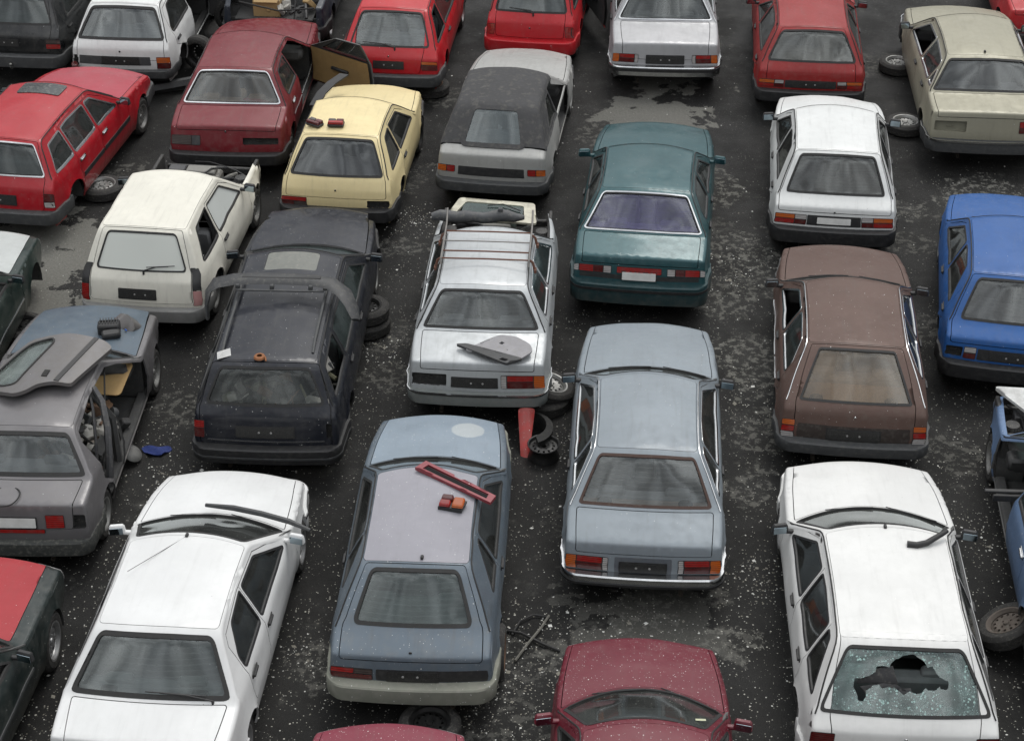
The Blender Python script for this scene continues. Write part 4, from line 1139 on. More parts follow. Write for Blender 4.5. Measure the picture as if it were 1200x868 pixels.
c = build_car('white_estate', 'white estate with shattered rear window and a bent wiper rubber on its roof', 'car', (3.50, 11.41), 3.2, 1.76, 4.30, .03, .12, .62, 2.30, 3.20, (.84, .93, 1.42, .92, .72), wwg,
    kind='wagon', bow=.26, glass=GS, rglass=glass('glass_crazed', (.5, .66, .62), .14, (.36, .52, .49), refl=.045, seed=7, speck=.3, craze=.5), rw=.70, doors=4, yB=1.72, yE=.95, cp=.10, trim=BLACK, gate_z=.45, gate_u=.92, gate_ub=.72, gate_top=.10, rwu=.80, rwub=.93, rwr=.06, lipr=.03, rw1=.05,
    rw_broken=[hole_rw], rw_label='crazed green rear window with a jagged hole', bumper=dict(z0=.34, z1=.54, depth=.08, mat=wwg), lamps=[(-.98, -.74, .56, .84, [(0, 1, 0, 1, LDRED)]), (.98, .74, .56, .84, [(0, 1, 0, 1, LDRED)])],
    plate=(.60, .72, PLATEB, .34), lock=.79, handle=BLACK, mirrors=(1, -1), aerial=(.0, 2.2), wheel='alloy')
estate = c

wlf = paint('paint_white_c', (.66, .665, .66), .08, .03, 10, rough=.36, coat=.5)
c = build_car('white_sedan', 'clean white sedan with long roof aerial, foremost car at the lower left', 'car', (-3.31, 11.25), 4.6, 1.70, 4.32, .06, .50, .98, 2.36, 3.27, (.88, .95, 1.40, .90, .70), wlf,
    glass=GS, rglass=glass('glass_sea_grey', (0.47, 0.54, 0.53), 0.18, (.21, .24, .235), refl=.045, seed=12, lines=True, speck=.08), rw=.70, doors=4, yB=1.72, cp=.16, trim=BLACK, gate_z=.62, gate_u=.86, gate_ub=.80, rwu=.84, rwub=.90, sealw=.035, rwr=.07, no_quarter=True, speakers=True,
    bumper=dict(z0=.34, z1=.56, depth=.09, mat=wlf, strip=(.50, .03, BLACK)), lamps=[(-.98, -.6, .64, .82, PAT_R), (.98, .6, .64, .82, PAT_R)], plate=(.64, .74, PLATEB, .26), wheel='alloy', handle=BLACK, mirrors=(1, -1), mirrorpaint=wlf,
    aerial=(-.02, 2.26, (-.42, -.62, .05)), gutter=None, bow=.18, rwiper=(.60, .10))
wsedan = c

cab = paint('paint_cabrio_silver', (.37, .37, .355), .22, .04, 11, metal=.2)
hood = plain('black_hood_fabric', (.040, .040, .042), .85, dust=.28, var=.25, bump=.004, scale=4)
c = build_car('silver_convertible', 'silver convertible with raised black fabric hood and missing right door', 'car', (-.30, 22.53), 8.1, 1.60, 4.07, .04, .14, .60, 1.92, 2.76, (.86, .92, 1.37, .90, .74), cab,
    kind='hatch', glass=GS, rglass=glass('hood_window', (.50, .56, .58), .30, (.24, .28, .29), refl=.045, seed=13), rw=.74, doors=2, yB=1.45, cp=.34, soft=hood, gate_z=.56, rwu=.50, rwub=.56, rw0=.05, rw1=.05, rwr=.06,
    miss_door=[('front', 1), ('front', -1)], bumper=dict(z0=.34, z1=.52, depth=.09, mat=GREYPL), lamps=[(-.97, -.66, .60, .70, [(0, .5, 0, 1, LORA), (.5, 1, 0, 1, LRED)]), (.97, .66, .60, .70, [(0, .5, 0, 1, LORA), (.5, 1, 0, 1, LRED)])],
    panels=[(-.60, .60, .57, .70, BLACK, 'rear_panel')], no_gate_split=True, edge=.06, mirrors=())
cabrio = c

yel = paint('paint_cream_yellow', (.72, .60, .33), .14, .0, 12, rough=.45)
c = build_car('yellow_hatchback', 'pale yellow hatchback with two red lamps lying on its roof', 'car', (-2.42, 21.74), 6.1, 1.60, 3.50, .03, .09, .49, 1.72, 2.50, (.74, .89, 1.36, .88, .74), yel,
    kind='hatch', ldz=-.07, glass=GS, rglass=glass('glass_grey_a', (0.43, 0.43, 0.44), 0.19, (.18, .18, .19), refl=.035, seed=14), rw=.70, doors=2, yB=1.05, cp=.14, trim=BLACK, gate_z=.63, gate_u=.90, gate_ub=.90, rwu=.80, rwub=.88, sealw=.022, rwr=.05, lipr=.03,
    bumper=dict(z0=.33, z1=.53, depth=.09, mat=BLACK), lamps=[(-.97, -.52, .56, .69, [(0, 1, .5, 1, LRED), (0, .5, 0, .5, LDRED), (.5, 1, 0, .5, LSMK)])], recess=[(.56, .95, .57, .68)], lock=.74, mirrors=(), handle=BLACK, wheel='dark')
yellow = c

dkw = paint('paint_blue_black', (.011, .013, .020), .16, .10, 13, metal=.2, rough=.34, coat=.6)
c = build_car('dark_estate', 'blue black estate with a sunroof and a loose spoiler lying across its roof', 'car', (-2.75, 16.22), 2.3, 1.68, 4.97, .05, .10, .32, 2.82, 3.76, (.86, .96, 1.42, .92, .74), dkw,
    kind='wagon', glass=GREENG, rglass=glass('glass_estate', (.85, .88, .86), .05, refl=.02, seed=15), sglass=GREENG, rw=.72, doors=4, yB=2.15, yE=1.22, cp=.10, trim=BLACK, gate_z=.50, gate_u=.95, gate_ub=.90, rwu=.78, rwub=.86, rwr=.06, lipr=.03, rw0=.02, rw1=.05, rear_seat=False,
    sunroof=(2.28, 2.70, .52), miss_win=[('quarter', 1)], bumper=dict(z0=.32, z1=.54, depth=.09, mat=BLACK, strip=(.40, .025, GREYPL)), lamps=[(-.98, -.84, .60, .82, [(0, 1, .55, 1, LRED), (0, 1, 0, .55, LDRED)])], recess=[(.84, .97, .62, .80)],
    panels=[(-.80, .80, .575, .59, CHROME, 'chrome_strip')], plate=(.64, .76, PLATEB, .33), bonnet_tilt=4, mirrors=(1, -1), handle=BLACK, sunmat=plain('sunroof_panel', (.14, .145, .13), .5, dust=.5), steer=0, ywr=.85, ywf=4.1, m_roof=.06)
darkwag = c

burg = paint('paint_burgundy', (.155, .012, .018), .22, .02, 14, rough=.36)
burgc = c = build_car('burgundy_sedan', 'burgundy sedan with its right front door swung open showing a tan lining', 'car', (-4.14, 23.40), 3.0, 1.70, 4.37, .10, .61, .98, 2.35, 3.10, (.86, .94, 1.38, .92, .74), burg,
    glass=GS, rglass=glass('glass_grey_b', (0.56, 0.55, 0.53), 0.18, (.25, .235, .22), refl=.035, seed=16), rw=.68, doors=4, yB=1.75, cp=.12, trim=BLACK, gate_z=.80, gate_u=.88, gate_ub=.88, rwu=.82, rwub=.88, chrome_rw=True, seatmat=SEATT, shelfmat=SEATT,
    open_door={('front', 1): 56}, casing=plain('tan_trim', (.30, .19, .075), .8, dust=.1), door_label={('front', 1): 'open door with tan lining'}, bumper=dict(z0=.33, z1=.52, depth=.09, mat=BLACK), lamps=[(-.96, -.45, .60, .74, [(0, .7, 0, 1, LSMK), (.7, 1, 0, 1, GREYPL)])], recess=[(.30, .92, .62, .72)],
    lock=.78, mirrors=(), flank=(.60, .012, CHROME), handle=CHROME)

gry = paint('paint_warm_grey', (.150, .144, .148), .15, .02, 15, metal=.2, rough=.32, coat=.6)
grb = paint('paint_slate_blue', (.085, .115, .145), .2, .03, 16, metal=.2)
c = build_car('grey_sedan', 'grey sedan with slate blue bonnet, right doors gone, spare door on its roof', 'car', (-5.22, 14.62), 2.0, 1.68, 4.20, .05, .40, .78, 2.20, 3.02, (.90, .96, 1.36, .90, .74), gry,
    glass=GS, rglass=glass('glass_grey_c', (0.56, 0.60, 0.60), 0.14, (.26, .28, .28), refl=.035, seed=17), rw=.68, doors=4, yB=1.62, cp=.14, gate_z=.60, gate_u=.86, gate_ub=.80, rwu=.84, rwub=.90, bonnetpaint=grb, bonnet_label='slate blue bonnet, loosely laid on', bonnet_tilt=1.5, miss_door=[('front', 1), ('rear', 1)], sealw=.035, rwr=.06,
    mirrors=(), bumper=dict(z0=.30, z1=.50, depth=.05, mat=plain('torn_bumper', (.045, .048, .045), .8, dust=.5)), lamps=[(-.97, -.46, .62, .78, [(0, 1, 0, 1, LRED)]), (.46, .70, .64, .80, [(0, 1, 0, 1, LRED)]), (-.44, .44, .58, .63, [(0, 1, 0, 1, LRED)])], recess=[(.74, .96, .62, .80)], plate=(.65, .76, PLATEW, .28),
    handle=gry, gutter=None, front_seats=False, no_front_bumper=True)
greyc = c

crm = paint('paint_cream_white', (.70, .68, .60), .16, .0, 17, rough=.5, coat=.2)
c = build_car('cream_hatchback', 'cream white hatchback with milky rear window and its front end torn off', 'car', (-4.66, 19.22), 6.5, 1.60, 3.75, .06,   .12, .36, 1.96, 2.72, (.80, .90, 1.40, .90, .74), crm,
    kind='hatch', glass=GS, rglass=GDD, rw=.72, doors=2, yB=1.20, cp=.20, trim=BLACK, gate_z=.52, gate_u=.86, gate_ub=.84, rwu=.72, rwub=.78, no_bonnet=True, nose_cut=True, fenders=(1,), no_front_bumper=True, rwr=.05, sealw=.01, rw0=.02,
    sglass=glass('glass_milky_side', (.4, .42, .4), 1.3, (.50, .52, .50), refl=.02, seed=30), miss_win=[('quarter', 1)], bumper=dict(z0=.30, z1=.50, depth=.07, mat=plain('light_grey_bumper', (.19, .19, .185), .7, dust=.3)),
    lamps=[(-.99, -.86, .52, .98, [(0, 1, .5, 1, BLACK), (0, 1, 0, .5, LRED)]), (.99, .86, .52, .98, [(0, 1, .45, 1, BLACK), (0, 1, 0, .45, plain('faded_lens', (.42, .22, .21), .4))])], plate=(.60, .71, PLATEB, .24, -.04), lipr=.03, mirrors=(1, -1), gutter=None, rwiper=(.05, .4), wheels={('front', 1): 'steel'})

redw = paint('paint_red_a', (.37, .008, .016), .14, .02, 18, rough=.33, coat=.6)
redf = paint('paint_faded_red', (.36, .045, .065), .18, .02, 19, rough=.5, fade=1)
c = build_car('red_estate', 'red estate with glass sunroof, faded bonnet and its right rear wheel off', 'car', (-7.05, 21.70), 10.0, 1.70, 4.25, .05, .12, .36, 2.20, 3.0, (.82, .93, 1.40, .90, .72), redw,
    kind='wagon', glass=GS, rglass=glass('glass_grey_d', (0.44, 0.50, 0.50), 0.13, (.15, .18, .18), refl=.035, seed=18), rw=.68, doors=4, yB=1.85, yE=1.0, cp=.10, trim=CHROME, gate_z=.50, gate_u=.90, gate_ub=.80, rwu=.80, rwub=.86, chrome_rw=True, bonnetpaint=redf, rwr=.04,
    sunroof=(1.72, 2.06, .55), sunout=.012, flank=(.52, .07, BLACK), bumper=dict(z0=.34, z1=.54, depth=.09, mat=GREYPL), lamps=[(-.98, -.82, .58, .78, [(0, 1, .4, 1, LDRED), (0, 1, 0, .4, LWHI)]), (.98, .82, .58, .78, [(0, 1, .4, 1, LDRED), (0, 1, 0, .4, LWHI)])], plate=(.60, .72, PLATEB, .34, -.05), no_wheel=[('rear', 1)], mirrors=(1, -1), handle=CHROME, lipr=.03)
redwag = c

bhp = paint('paint_black', (.010, .011, .012), .15, .02, 20, rough=.25, coat=.8)
c = build_car('black_hatchback', 'black hatchback with tow ball at the far left corner of the yard', 'car', (-8.06, 26.82), 6.5, 1.74, 3.95, .03, .12, .42, 2.0, 2.75, (.80, .93, 1.40, .92, .74), bhp,
    kind='hatch', glass=GS, rglass=glass('glass_grey_e', (0.38, 0.44, 0.43), 0.18, (.22, .25, .245), refl=.035, seed=19), rw=.72, doors=4, yB=1.55, cp=.28, gate_z=.54, gate_u=.90, gate_ub=.78, rwu=.80, rwub=.86,
    bumper=dict(z0=.32, z1=.54, depth=.10, mat=GREYPL), lamps=[(-.98, -.72, .62, .78, PAT_R), (.98, .72, .62, .78, [(0, 1, 0, .55, LRED), (0, 1, .55, 1, LSMK)])], plate=(.66, .76, PLATEB, .26, -.1), lipr=.03)
q = Vector((.05, -.16 - c.yo, .36)); mb = MB(); mb.tube([q + Vector((0, .15, -.04)), q + Vector((0, .02, -.04)), q], .02, 8); mb.lathe([(0, .028), (.02, .02), (.028, 0), (.02, -.02), (0, -.028)], Matrix.Translation(q + Vector((0, 0, .03))), 12); mb.build('tow_ball', plain('tow_steel', (.2, .2, .19), .4, .8), c.root)

wes = WHI('paint_white_d', 21)
wlift = c = build_car('white_liftback', 'white liftback with a broken right tail corner beside the black hatchback', 'car', (-6.18, 26.30), 4.3, 1.64, 4.1, .02, .08, .50, 2.1, 2.85, (.80, .90, 1.38, .90, .74), wes,
    kind='hatch', glass=GS, rglass=glass('glass_grey_f', (0.47, 0.53, 0.54), 0.18, (.30, .32, .33), refl=.045, seed=20), rw=.70, doors=4, yB=1.6, cp=.18, gate_z=.62, gate_u=.92, gate_ub=.88, rwu=.84, rwub=.92, sealw=.035,
    open_door={('front', 1): 62}, bumper=dict(z0=.34, z1=.50, depth=.04, mat=GREYPL), panels=[(-.84, .60, .56, .70, GREYPL, 'rear_panel')], lamps=[(.98, .72, .50, .70, [(0, 1, .5, 1, LORA), (0, 1, 0, .5, LDRED)])], recess=[(-.98, -.86, .52, .70)], plate=(.58, .69, PLATEB, .30), lock=.76, lockmat=BLACK, no_wheel=[('rear', 1)], mirrors=(), lipr=.03)

rdh = paint('paint_red_b', (.43, .008, .014), .12, .03, 22, rough=.36, coat=.5)
redh = c = build_car('red_hatchback', 'bright red hatchback with right rear window missing, standing beside the burgundy sedan', 'car', (-1.94, 26.04), 6.0, 1.62, 3.9, .04, .12, .56, 2.0, 2.75, (.76, .88, 1.38, .90, .74), rdh,
    kind='hatch', glass=GS, rglass=glass('glass_grey_g', (0.65, 0.70, 0.70), 0.16, (.30, .32, .31), refl=.045, seed=21, lines=True), rw=.70, doors=2, yB=1.15, cp=.10, gate_z=.52, gate_u=.88, gate_ub=.62, rwu=.80, rwub=.84, miss_win=[('quarter', 1)], rwiper=(0.1, -.35), minq=.01,
    bumper=dict(z0=.34, z1=.54, depth=.09, mat=GREYPL), lamps=[(-.97, -.66, .60, .74, [(0, 1, .6, 1, LORA), (0, 1, 0, .6, LDRED)]), (.97, .66, .60, .74, [(0, 1, .6, 1, LORA), (0, 1, 0, .6, LDRED)])], plate=(.62, .72, PLATEB, .24), lock=.78, lipr=.03, wheel='alloy', no_wheel=[('rear', 1)])

c = build_car('red_compact', 'small red hatchback with its right door ajar behind the silver convertible', 'car', (.28, 27.30), 8.0, 1.50, 3.5, .05, .12, .40, 1.7, 2.4, (.80, .92, 1.42, .90, .74), paint('paint_red_c', (.46, .013, .02), .12, .03, 23),
    kind='hatch', glass=GS, rglass=glass('glass_grey_h', (0.62, 0.68, 0.68), 0.13, (.30, .32, .31), refl=.045, seed=22), rw=.74, doors=2, yB=1.15, cp=.14, gate_z=.56, gate_u=.88, gate_ub=.76, rwu=.82, rwub=.86, open_door={('front', 1): 22}, rwiper=(.05, -.3),
    bumper=dict(z0=.32, z1=.56, depth=.08, mat=paint('paint_red_c', (0, 0, 0))), lamps=[(-.98, -.80, .60, .78, [(0, 1, 0, 1, LRED)]), (.98, .80, .60, .78, [(0, 1, 0, 1, LRED)])], lock=.72, lipr=.03)

c = build_car('silver_saloon', 'silver saloon with chrome bumper and wide red lamps at the top of the middle lane', 'car', (2.42, 26.36), 3.0, 1.74, 4.6, .05, .70, 1.02, 2.5, 3.2, (.86, .95, 1.40, .92, .74), paint('paint_silver_b', (.38, .38, .39), .14, .02, 24, metal=.2, rough=.36),
    ldz=-.06, glass=GS, rglass=glass('glass_grey_i', (0.50, 0.54, 0.54), 0.16, (.25, .27, .27), refl=.035, seed=23, lines=True), rw=.68, doors=4, yB=1.8, cp=.12, trim=CHROME, gate_z=.60, gate_u=.84, gate_ub=.80, chrome_rw=True, gutter=CHROME, rwu=.85, rwub=.9,
    bumper=dict(z0=.36, z1=.54, depth=.09, mat=CHROME, strip=(.46, .05, BLACK)), lamps=[(-.97, -.50, .60, .74, [(0, .25, 0, 1, LORA), (.25, .85, .5, 1, LRED), (.25, .85, 0, .5, LDRED), (.85, 1, 0, 1, LWHI)]), (.97, .50, .60, .74, [(0, .25, 0, 1, LORA), (.25, .85, .5, 1, LRED), (.25, .85, 0, .5, LDRED), (.85, 1, 0, 1, LWHI)])], plate=(.60, .72, PLATEB, .30), mirrors=())

c = build_car('red_liftback', 'faded red liftback with black spoiler lip above its tail lamps', 'car', (4.60, 25.48), 5.5, 1.68, 4.1, .03, .10, .42, 1.90, 2.70, (.78, .88, 1.36, .92, .74), paint('paint_red_d', (.25, .010, .010), .2, .03, 25, rough=.42),
    kind='hatch', glass=GS, rglass=glass('glass_grey_j', (0.69, 0.68, 0.62), 0.22, (.33, .33, .31), refl=.035, seed=24), rw=.66, doors=4, yB=1.6, cp=.22, gate_z=.56, gate_u=.84, gate_ub=.84, rwu=.80, rwub=.88, lipr=.03,
    bumper=dict(z0=.32, z1=.52, depth=.09, mat=BLACK), lamps=[(-.96, -.50, .54, .66, PAT_B), (.96, .50, .54, .66, PAT_B)], panels=[(-.48, .48, .54, .66, BLACK, 'rear_panel')], plate=(.56, .65, PLATEB, .28), mirrors=(1, -1))
redlift = c

bei = paint('paint_sage_beige', (.32, .305, .235), .2, .04, 26, metal=.25, rough=.42)
beige = c = build_car('beige_sedan', 'sage beige sedan with a missing left tail lamp, at the right edge of the yard', 'car', (6.98, 23.74), 4.3, 1.78, 4.55, .06, .61, 1.06, 2.67, 3.42, (.92, .97, 1.38, .92, .74), bei,
    glass=GS, rglass=glass('glass_grey_k', (0.50, 0.51, 0.51), 0.17, (.27, .27, .27), refl=.035, seed=25), rw=.67, doors=4, yB=1.9, cp=.05, trim=CHROME, gate_z=.84, gate_u=.90, gate_ub=.90, rwu=.87, rwub=.92, sealw=.025, speakers=True, no_wheel=[('rear', -1), ('front', -1)],
    miss_win=[('front', -1)], bumper=dict(z0=.34, z1=.54, depth=.10, mat=GREYPL, strip=(.52, .03, CHROME)), lamps=[(.97, .48, .64, .82, PAT_R)], recess=[(-.93, -.40, .64, .80)], mirrors=(1, -1), aerial=(-.02, 1.2), recmat=plain('beige_cavity', (.16, .155, .115), .7), minq=.01)

blu = paint('paint_bright_blue', (.014, .085, .28), .16, .02, 27, rough=.42, coat=.3)
c = build_car('blue_hatchback', 'bright blue hatchback cut by the right edge of the photo', 'car', (5.94, 17.82), 11.0, 1.66, 3.98, .05, .24, .62, 2.16, 2.95, (.80, .90, 1.38, .90, .74), blu,
    kind='hatch', glass=GS, rglass=glass('glass_grey_l', (0.43, 0.43, 0.43), 0.22, (.22, .22, .22), refl=.035, seed=26, lines=True), rw=.69, doors=4, yB=1.55, cp=.24, gate_z=.73, gate_u=.92, gate_ub=.92, rwu=.78, rwub=.82,
    bumper=dict(z0=.32, z1=.54, depth=.09, mat=BLACK), lamps=[(-.70, -.52, .56, .71, [(0, 1, .5, 1, LWHI), (0, 1, 0, .5, LDRED)]), (.96, .52, .56, .71, PAT_B)], recess=[(-.96, -.72, .57, .70)], panels=[(-.5, .5, .56, .70, BLACK, 'rear_panel')], plate=(.58, .67, PLATEB, .26), mirrors=(1,))

dbl = paint('paint_navy', (.012, .018, .030), .3, .05, 28)
c = build_car('navy_sedan', 'navy sedan with its boot lid gone and a cardboard box in the open boot', 'car', (-3.95, 27.9), 4.3, 1.74, 4.3, .03, .55, .95, 2.3, 3.05, (.84, .94, 1.38, .92, .74), dbl,
    glass=GS, rw=.68, gate_z=.56, gate_u=.88, gate_ub=.84, no_lid=True, bumper=dict(z0=.34, z1=.54, depth=.10, mat=BLACK), shelf=False, wheel='alloy')
navy = c

grn = paint('paint_bottle_green', (.012, .028, .024), .2, .08, 29, metal=.2, rough=.3, coat=.6)
c = build_car('green_sedan', 'bottle green sedan with a pale grey bonnet at the left edge beside the grey sedan', 'car', (-7.15, 16.45), 3.0, 1.68, 4.3, .05, .5, .95, 2.3, 3.05, (.88, .95, 1.38, .90, .74), grn,
    glass=GS, bonnetpaint=paint('paint_pale_grey', (.46, .48, .47), .2, .0, 30), bonnet_label='pale grey bonnet', no_wheel=[('front', 1)], no_front_bumper=True, handle=BLACK, mirrorpaint=BLACK, flank=(.50, .02, CHROME), bonnet_u=.86)
greenc = c
dgw = c = build_car('dark_green_wreck', 'dark green car with a red bonnet and no glass at the lower left corner', 'car', (-5.68, 9.86), 6.0, 1.68, 4.25, .05, .5, .95, 2.2, 2.95, (.88, .95, 1.38, .90, .74), paint('paint_green_black', (.014, .022, .021), .25, .10, 31, metal=.1, rough=.32, coat=.6),
    glass=GS, bonnetpaint=paint('paint_red_bonnet', (.33, .028, .035), .12, .05, 32, rough=.5, coat=.1), bonnet_label='faded red bonnet', miss_win=[('front', 1), ('rear', 1)], no_front_bumper=True, bonnet_u=.80, flank=(.55, .03, GREYPL), wheel='alloy', steer=4, wheel_r=.31)
c = build_car('blue_wreck', 'half stripped pale blue car with loose white bonnet, at the right edge', 'car', (5.80, 12.50), 5.8, 1.66, 4.50, .05, .5, .95, 2.75, 3.50, (.88, .95, 1.38, .90, .74), paint('paint_light_blue', (.12, .19, .32), .2, .12, 33, metal=.2, rust=.2),
    glass=GREENG, miss_door=[('front', -1)], no_bonnet=True, no_front_bumper=True, doorpaint={}, yB=2.20, yE=1.30, mirrors=(), no_wheel=[('rear', -1)], front_seats=False, handle=CHROME)
bluew = c
c = build_car('wine_sedan', 'wine red car speckled with white flecks, both mirrors out, at the bottom edge', 'car', (1.03, 8.55), 2.6, 1.63, 4.35, .05, .5, .95, 2.56, 3.44, (.88, .95, 1.38, .90, .72), paint('paint_wine_red', (.125, .009, .02), .12, .55, 34, rough=.36, coat=.5),
    glass=GC, rw=.70, bow=.28, mirrorpaint=paint('paint_wine_red', (0, 0, 0)), bonnet_u=.93)
wine = c
c = build_car('wine_hatchback', 'wine red bonnet thick with white flecks at the bottom edge behind the blue grey hatchback', 'car', (-1.20, 7.78), 1.5, 1.58, 3.95, .05, .3, .75, 2.1, 2.85, (.82, .92, 1.36, .88, .76), paint('paint_wine_red_b', (.19, .025, .045), .2, .6, 35, rough=.5),
    kind='hatch', glass=GC, doors=2, mirrors=())
# ------------------------------------------------------------------ loose parts, wheels on the ground, junk
PATCHES = [(-6.5, 21.6, .9, .95), (-6.3, 20.2, .75, .95), (-5.9, 19.2, .4, .75), (-5.4, 23.4, .6, .55), (-4.7, 22.2, .45, .4), (2.56, 27.2, .75, .8), (2.25, 25.5, .8, .7), (1.5, 24.9, .5, .5),
           (6.7, 23.1, .6, .7), (5.6, 22.6, .35, .6), (5.5, 21.6, .3, .5), (-1.45, 18.3, .35, .5), (-1.6, 19.3, .4, .4), (.15, 23.8, .3, .45), (-1.6, 21.6, .35, .5), (-2.0, 13.2, .35, .5), (-.1, 12.3, .5, .4), (.0, 13.3, .5, .3), (1.4, 13.7, .8, .35), (-3.9, 17.6, .45, .5), (-3.9, 14.4, .5, .4), (-3.7, 13.6, .4, .3), (-1.0, 26.2, .4, .5),
           (3.1, 20.6, .45, .5), (3.0, 19.0, .4, .45), (2.9, 22.0, .3, .4), (3.2, 28.5, .5, .5), (5.8, 27.4, .6, .5), (2.85, 23.2, .5, .8), (3.15, 21.4, .6, .8), (2.75, 20.0, .4, .7), (2.95, 18.6, .55, .8), (3.05, 17.3, .5, .7), (2.7, 16.2, .4, .6), (5.3, 19.4, .4, .6), (5.2, 16.8, .45, .5), (.2, 25.4, .5, .6), (-1.7, 23.6, .5, .6), (1.25, 14.0, .42, .7), (2.2, 13.6, .3, .7), (.95, 13.1, .6, .5), (-.55, 21.2, .3, .35), (-3.4, 24.6, .5, .4), (-7.2, 25.6, .9, .4), (-8.4, 24.7, .9, .5), (.5, 15.6, .35, .2), (2.75, 16.4, .3, .3)]
ground()

def cm(c): return Matrix.Translation(c.root.location) @ c.root.rotation_euler.to_matrix().to_4x4()
def place(o, c, x, y, dz=0.0, rz=0.0, rx=0.0, ry=0.0, on=True, z=None):
    """stand a loose thing on (or inside) a car at its own coordinates"""
    p = c.k.top_at(x, y) if z is None else Vector((x, y, z))
    p = Vector((p.x, p.y - c.yo, p.z + dz)); w = cm(c) @ p
    o.location = w; o.rotation_euler = (Euler((R(rx), R(ry), R(rz))).to_matrix().to_4x4()).to_euler(); 
    M = c.root.rotation_euler.to_matrix() @ Euler((R(rx), R(ry), R(rz)), 'XYZ').to_matrix(); o.rotation_euler = M.to_euler()
    return o
def new(name, label, cat, group=None):
    e = bpy.data.objects.new(name, None); COL.objects.link(e); e.empty_display_size = .1; tag(e, label, cat, group); return e
def slab(poly, t, mi=0, holes=(), bend=None, h=.05):
    """flat sheet with thickness from an outline in x,y; bend(x,y) lifts it"""
    V, F, loops = fill2d(poly, holes, h); b = bend or (lambda x, y: 0); mb = MB()
    top = [(x, y, t + b(x, y)) for x, y in V]; bot = [(x, y, b(x, y)) for x, y in V]; n = len(V)
    mb.add(top + bot, list(F) + [tuple(i + n for i in f[::-1]) for f in F], mi)
    for lp in loops:
        for j in range(len(lp)): a, b_ = lp[j], lp[(j + 1) % len(lp)]; mb.f.append((a, a + n, b_ + n, b_)); mb.mi.append(mi)
    return mb

# tail lamp units lying on roofs
def loose_lamp(label, segs, w=.22, d=.13):
    e = new('loose_taillight', label, 'tail lamp', 'loose tail lamps lying on car roofs')
    mb = MB(); mb.box((0, 0, .02), (w, d, .045), .012, top=(1.05, 1.05)); mb.build('lamp_housing', BLACK, e)
    for (a, b, va, vb, mt) in segs:
        mb = MB(); mb.box((-w / 2 + (a + b) / 2 * w, -d / 2 + (va + vb) / 2 * d, .06), ((b - a) * w - .004, (vb - va) * d - .004, .045), .01, top=(.96, .93)); mb.build('lens', mt, e)
    return e
place(loose_lamp('dark red lamp with smoky corner, left of the two on the yellow roof', [(0, .5, .4, 1, LSMK), (.5, 1, .4, 1, LDRED), (0, 1, 0, .4, LDRED)]), yellow, -.38, .75, .01, rz=-28)
place(loose_lamp('dark red lamp with smoky corner, right of the two on the yellow roof', [(0, .5, .5, 1, LSMK), (.5, 1, .5, 1, LDRED), (0, 1, 0, .5, LRED)]), yellow, -.08, .74, .01, rz=2)

e = new('loose_taillight', 'red and orange tail lamp on the mauve roof beside the red grille frame', 'tail lamp', 'loose tail lamps lying on car roofs')
mb = MB(); mb.hull([(-.13, -.09, 0), (.11, -.09, 0), (.13, .07, 0), (-.10, .09, 0), (-.13, -.09, .045), (.11, -.09, .045), (.14, .05, .045), (-.09, .09, .045)]); mb.build('lamp_housing', BLACK, e)
for x0, x1, y0, y1, mt in ((-.125, -.01, -.085, .0, LRED), (-.12, .0, .005, .085, LDRED), (.005, .12, -.085, .06, LORA)):
    mb = MB(); mb.box(((x0 + x1) / 2, (y0 + y1) / 2, .065), (x1 - x0, y1 - y0, .045), .012, top=(.93, .93)); mb.build('lens', mt, e)
place(e, bluegrey, .29, 1.63, .002, rz=-8)
fr = plain('red_frame_paint', (.20, .018, .028), .45, coat=.3, speck=.05)
e = new('grille_frame', 'long red plastic grille frame lying askew on the mauve roof', 'grille')
out = [(-.47, -.075), (.47, -.06), (.45, .06), (.05, .075), (.02, .05), (-.06, .05), (-.08, .075), (-.45, .08)]; inn = [(-.40, -.04), (.40, -.035), (.38, .035), (-.39, .042)]
mb = slab(out, .035, holes=[inn]); mb.build('frame', fr, e)
mb = MB(); mb.box((0, 0, .008), (.78, .075, .012), .003)
for i in range(3): mb.box((0, -.025 + i * .022, .018), (.78, .006, .02), .001)
mb.build('grille_mesh', BLACK, e)
place(e, bluegrey, .30, 1.98, .012, rz=-33, ry=2)

# roof rack of the silver sedan
def rel(c, pts): return [Vector((p[0], p[1] - c.yo, p[2])) for p in pts]
rack = plain('rack_steel', (.20, .19, .18), .5, .7, dust=.3, var=.4); rrust = plain('rack_rust', (.13, .055, .035), .8, dust=.2)
zt = lambda c, x, y: c.k.top_at(x, y).z
rk = bpy.data.objects.new('roof_rack', None); COL.objects.link(rk); rk.parent = silver.root; rk.empty_display_size = .1
for sg in (1, -1):
    mb = MB(); mb.tube(rel(silver, [(sg * .53, 1.36, 1.41), (sg * .53, 1.40, 1.47), (sg * .53, 2.20, 1.50), (sg * .53, 2.38, 1.62)]), .012, 8); mb.build('side_rail', rack, rk)
    for y in (1.45, 2.05):
        mb = MB(); mb.tube(rel(silver, [(sg * .60, y, 1.31), (sg * .575, y, 1.42), (sg * .53, y, 1.455)]), .016, 8); mb.box(rel(silver, [(sg * .605, y, 1.31)])[0], (.03, .07, .05), .006); mb.build('clamp', rrust, rk)
for i, y in enumerate((1.42, 1.60, 1.84, 2.08)):
    mb = MB(); mb.tube(rel(silver, [(-.53, y, 1.465), (0, y, 1.47), (.53, y, 1.465)]), .010 if i != 2 else .008, 8); mb.build('crossbar', rrust if i != 2 else rack, rk)

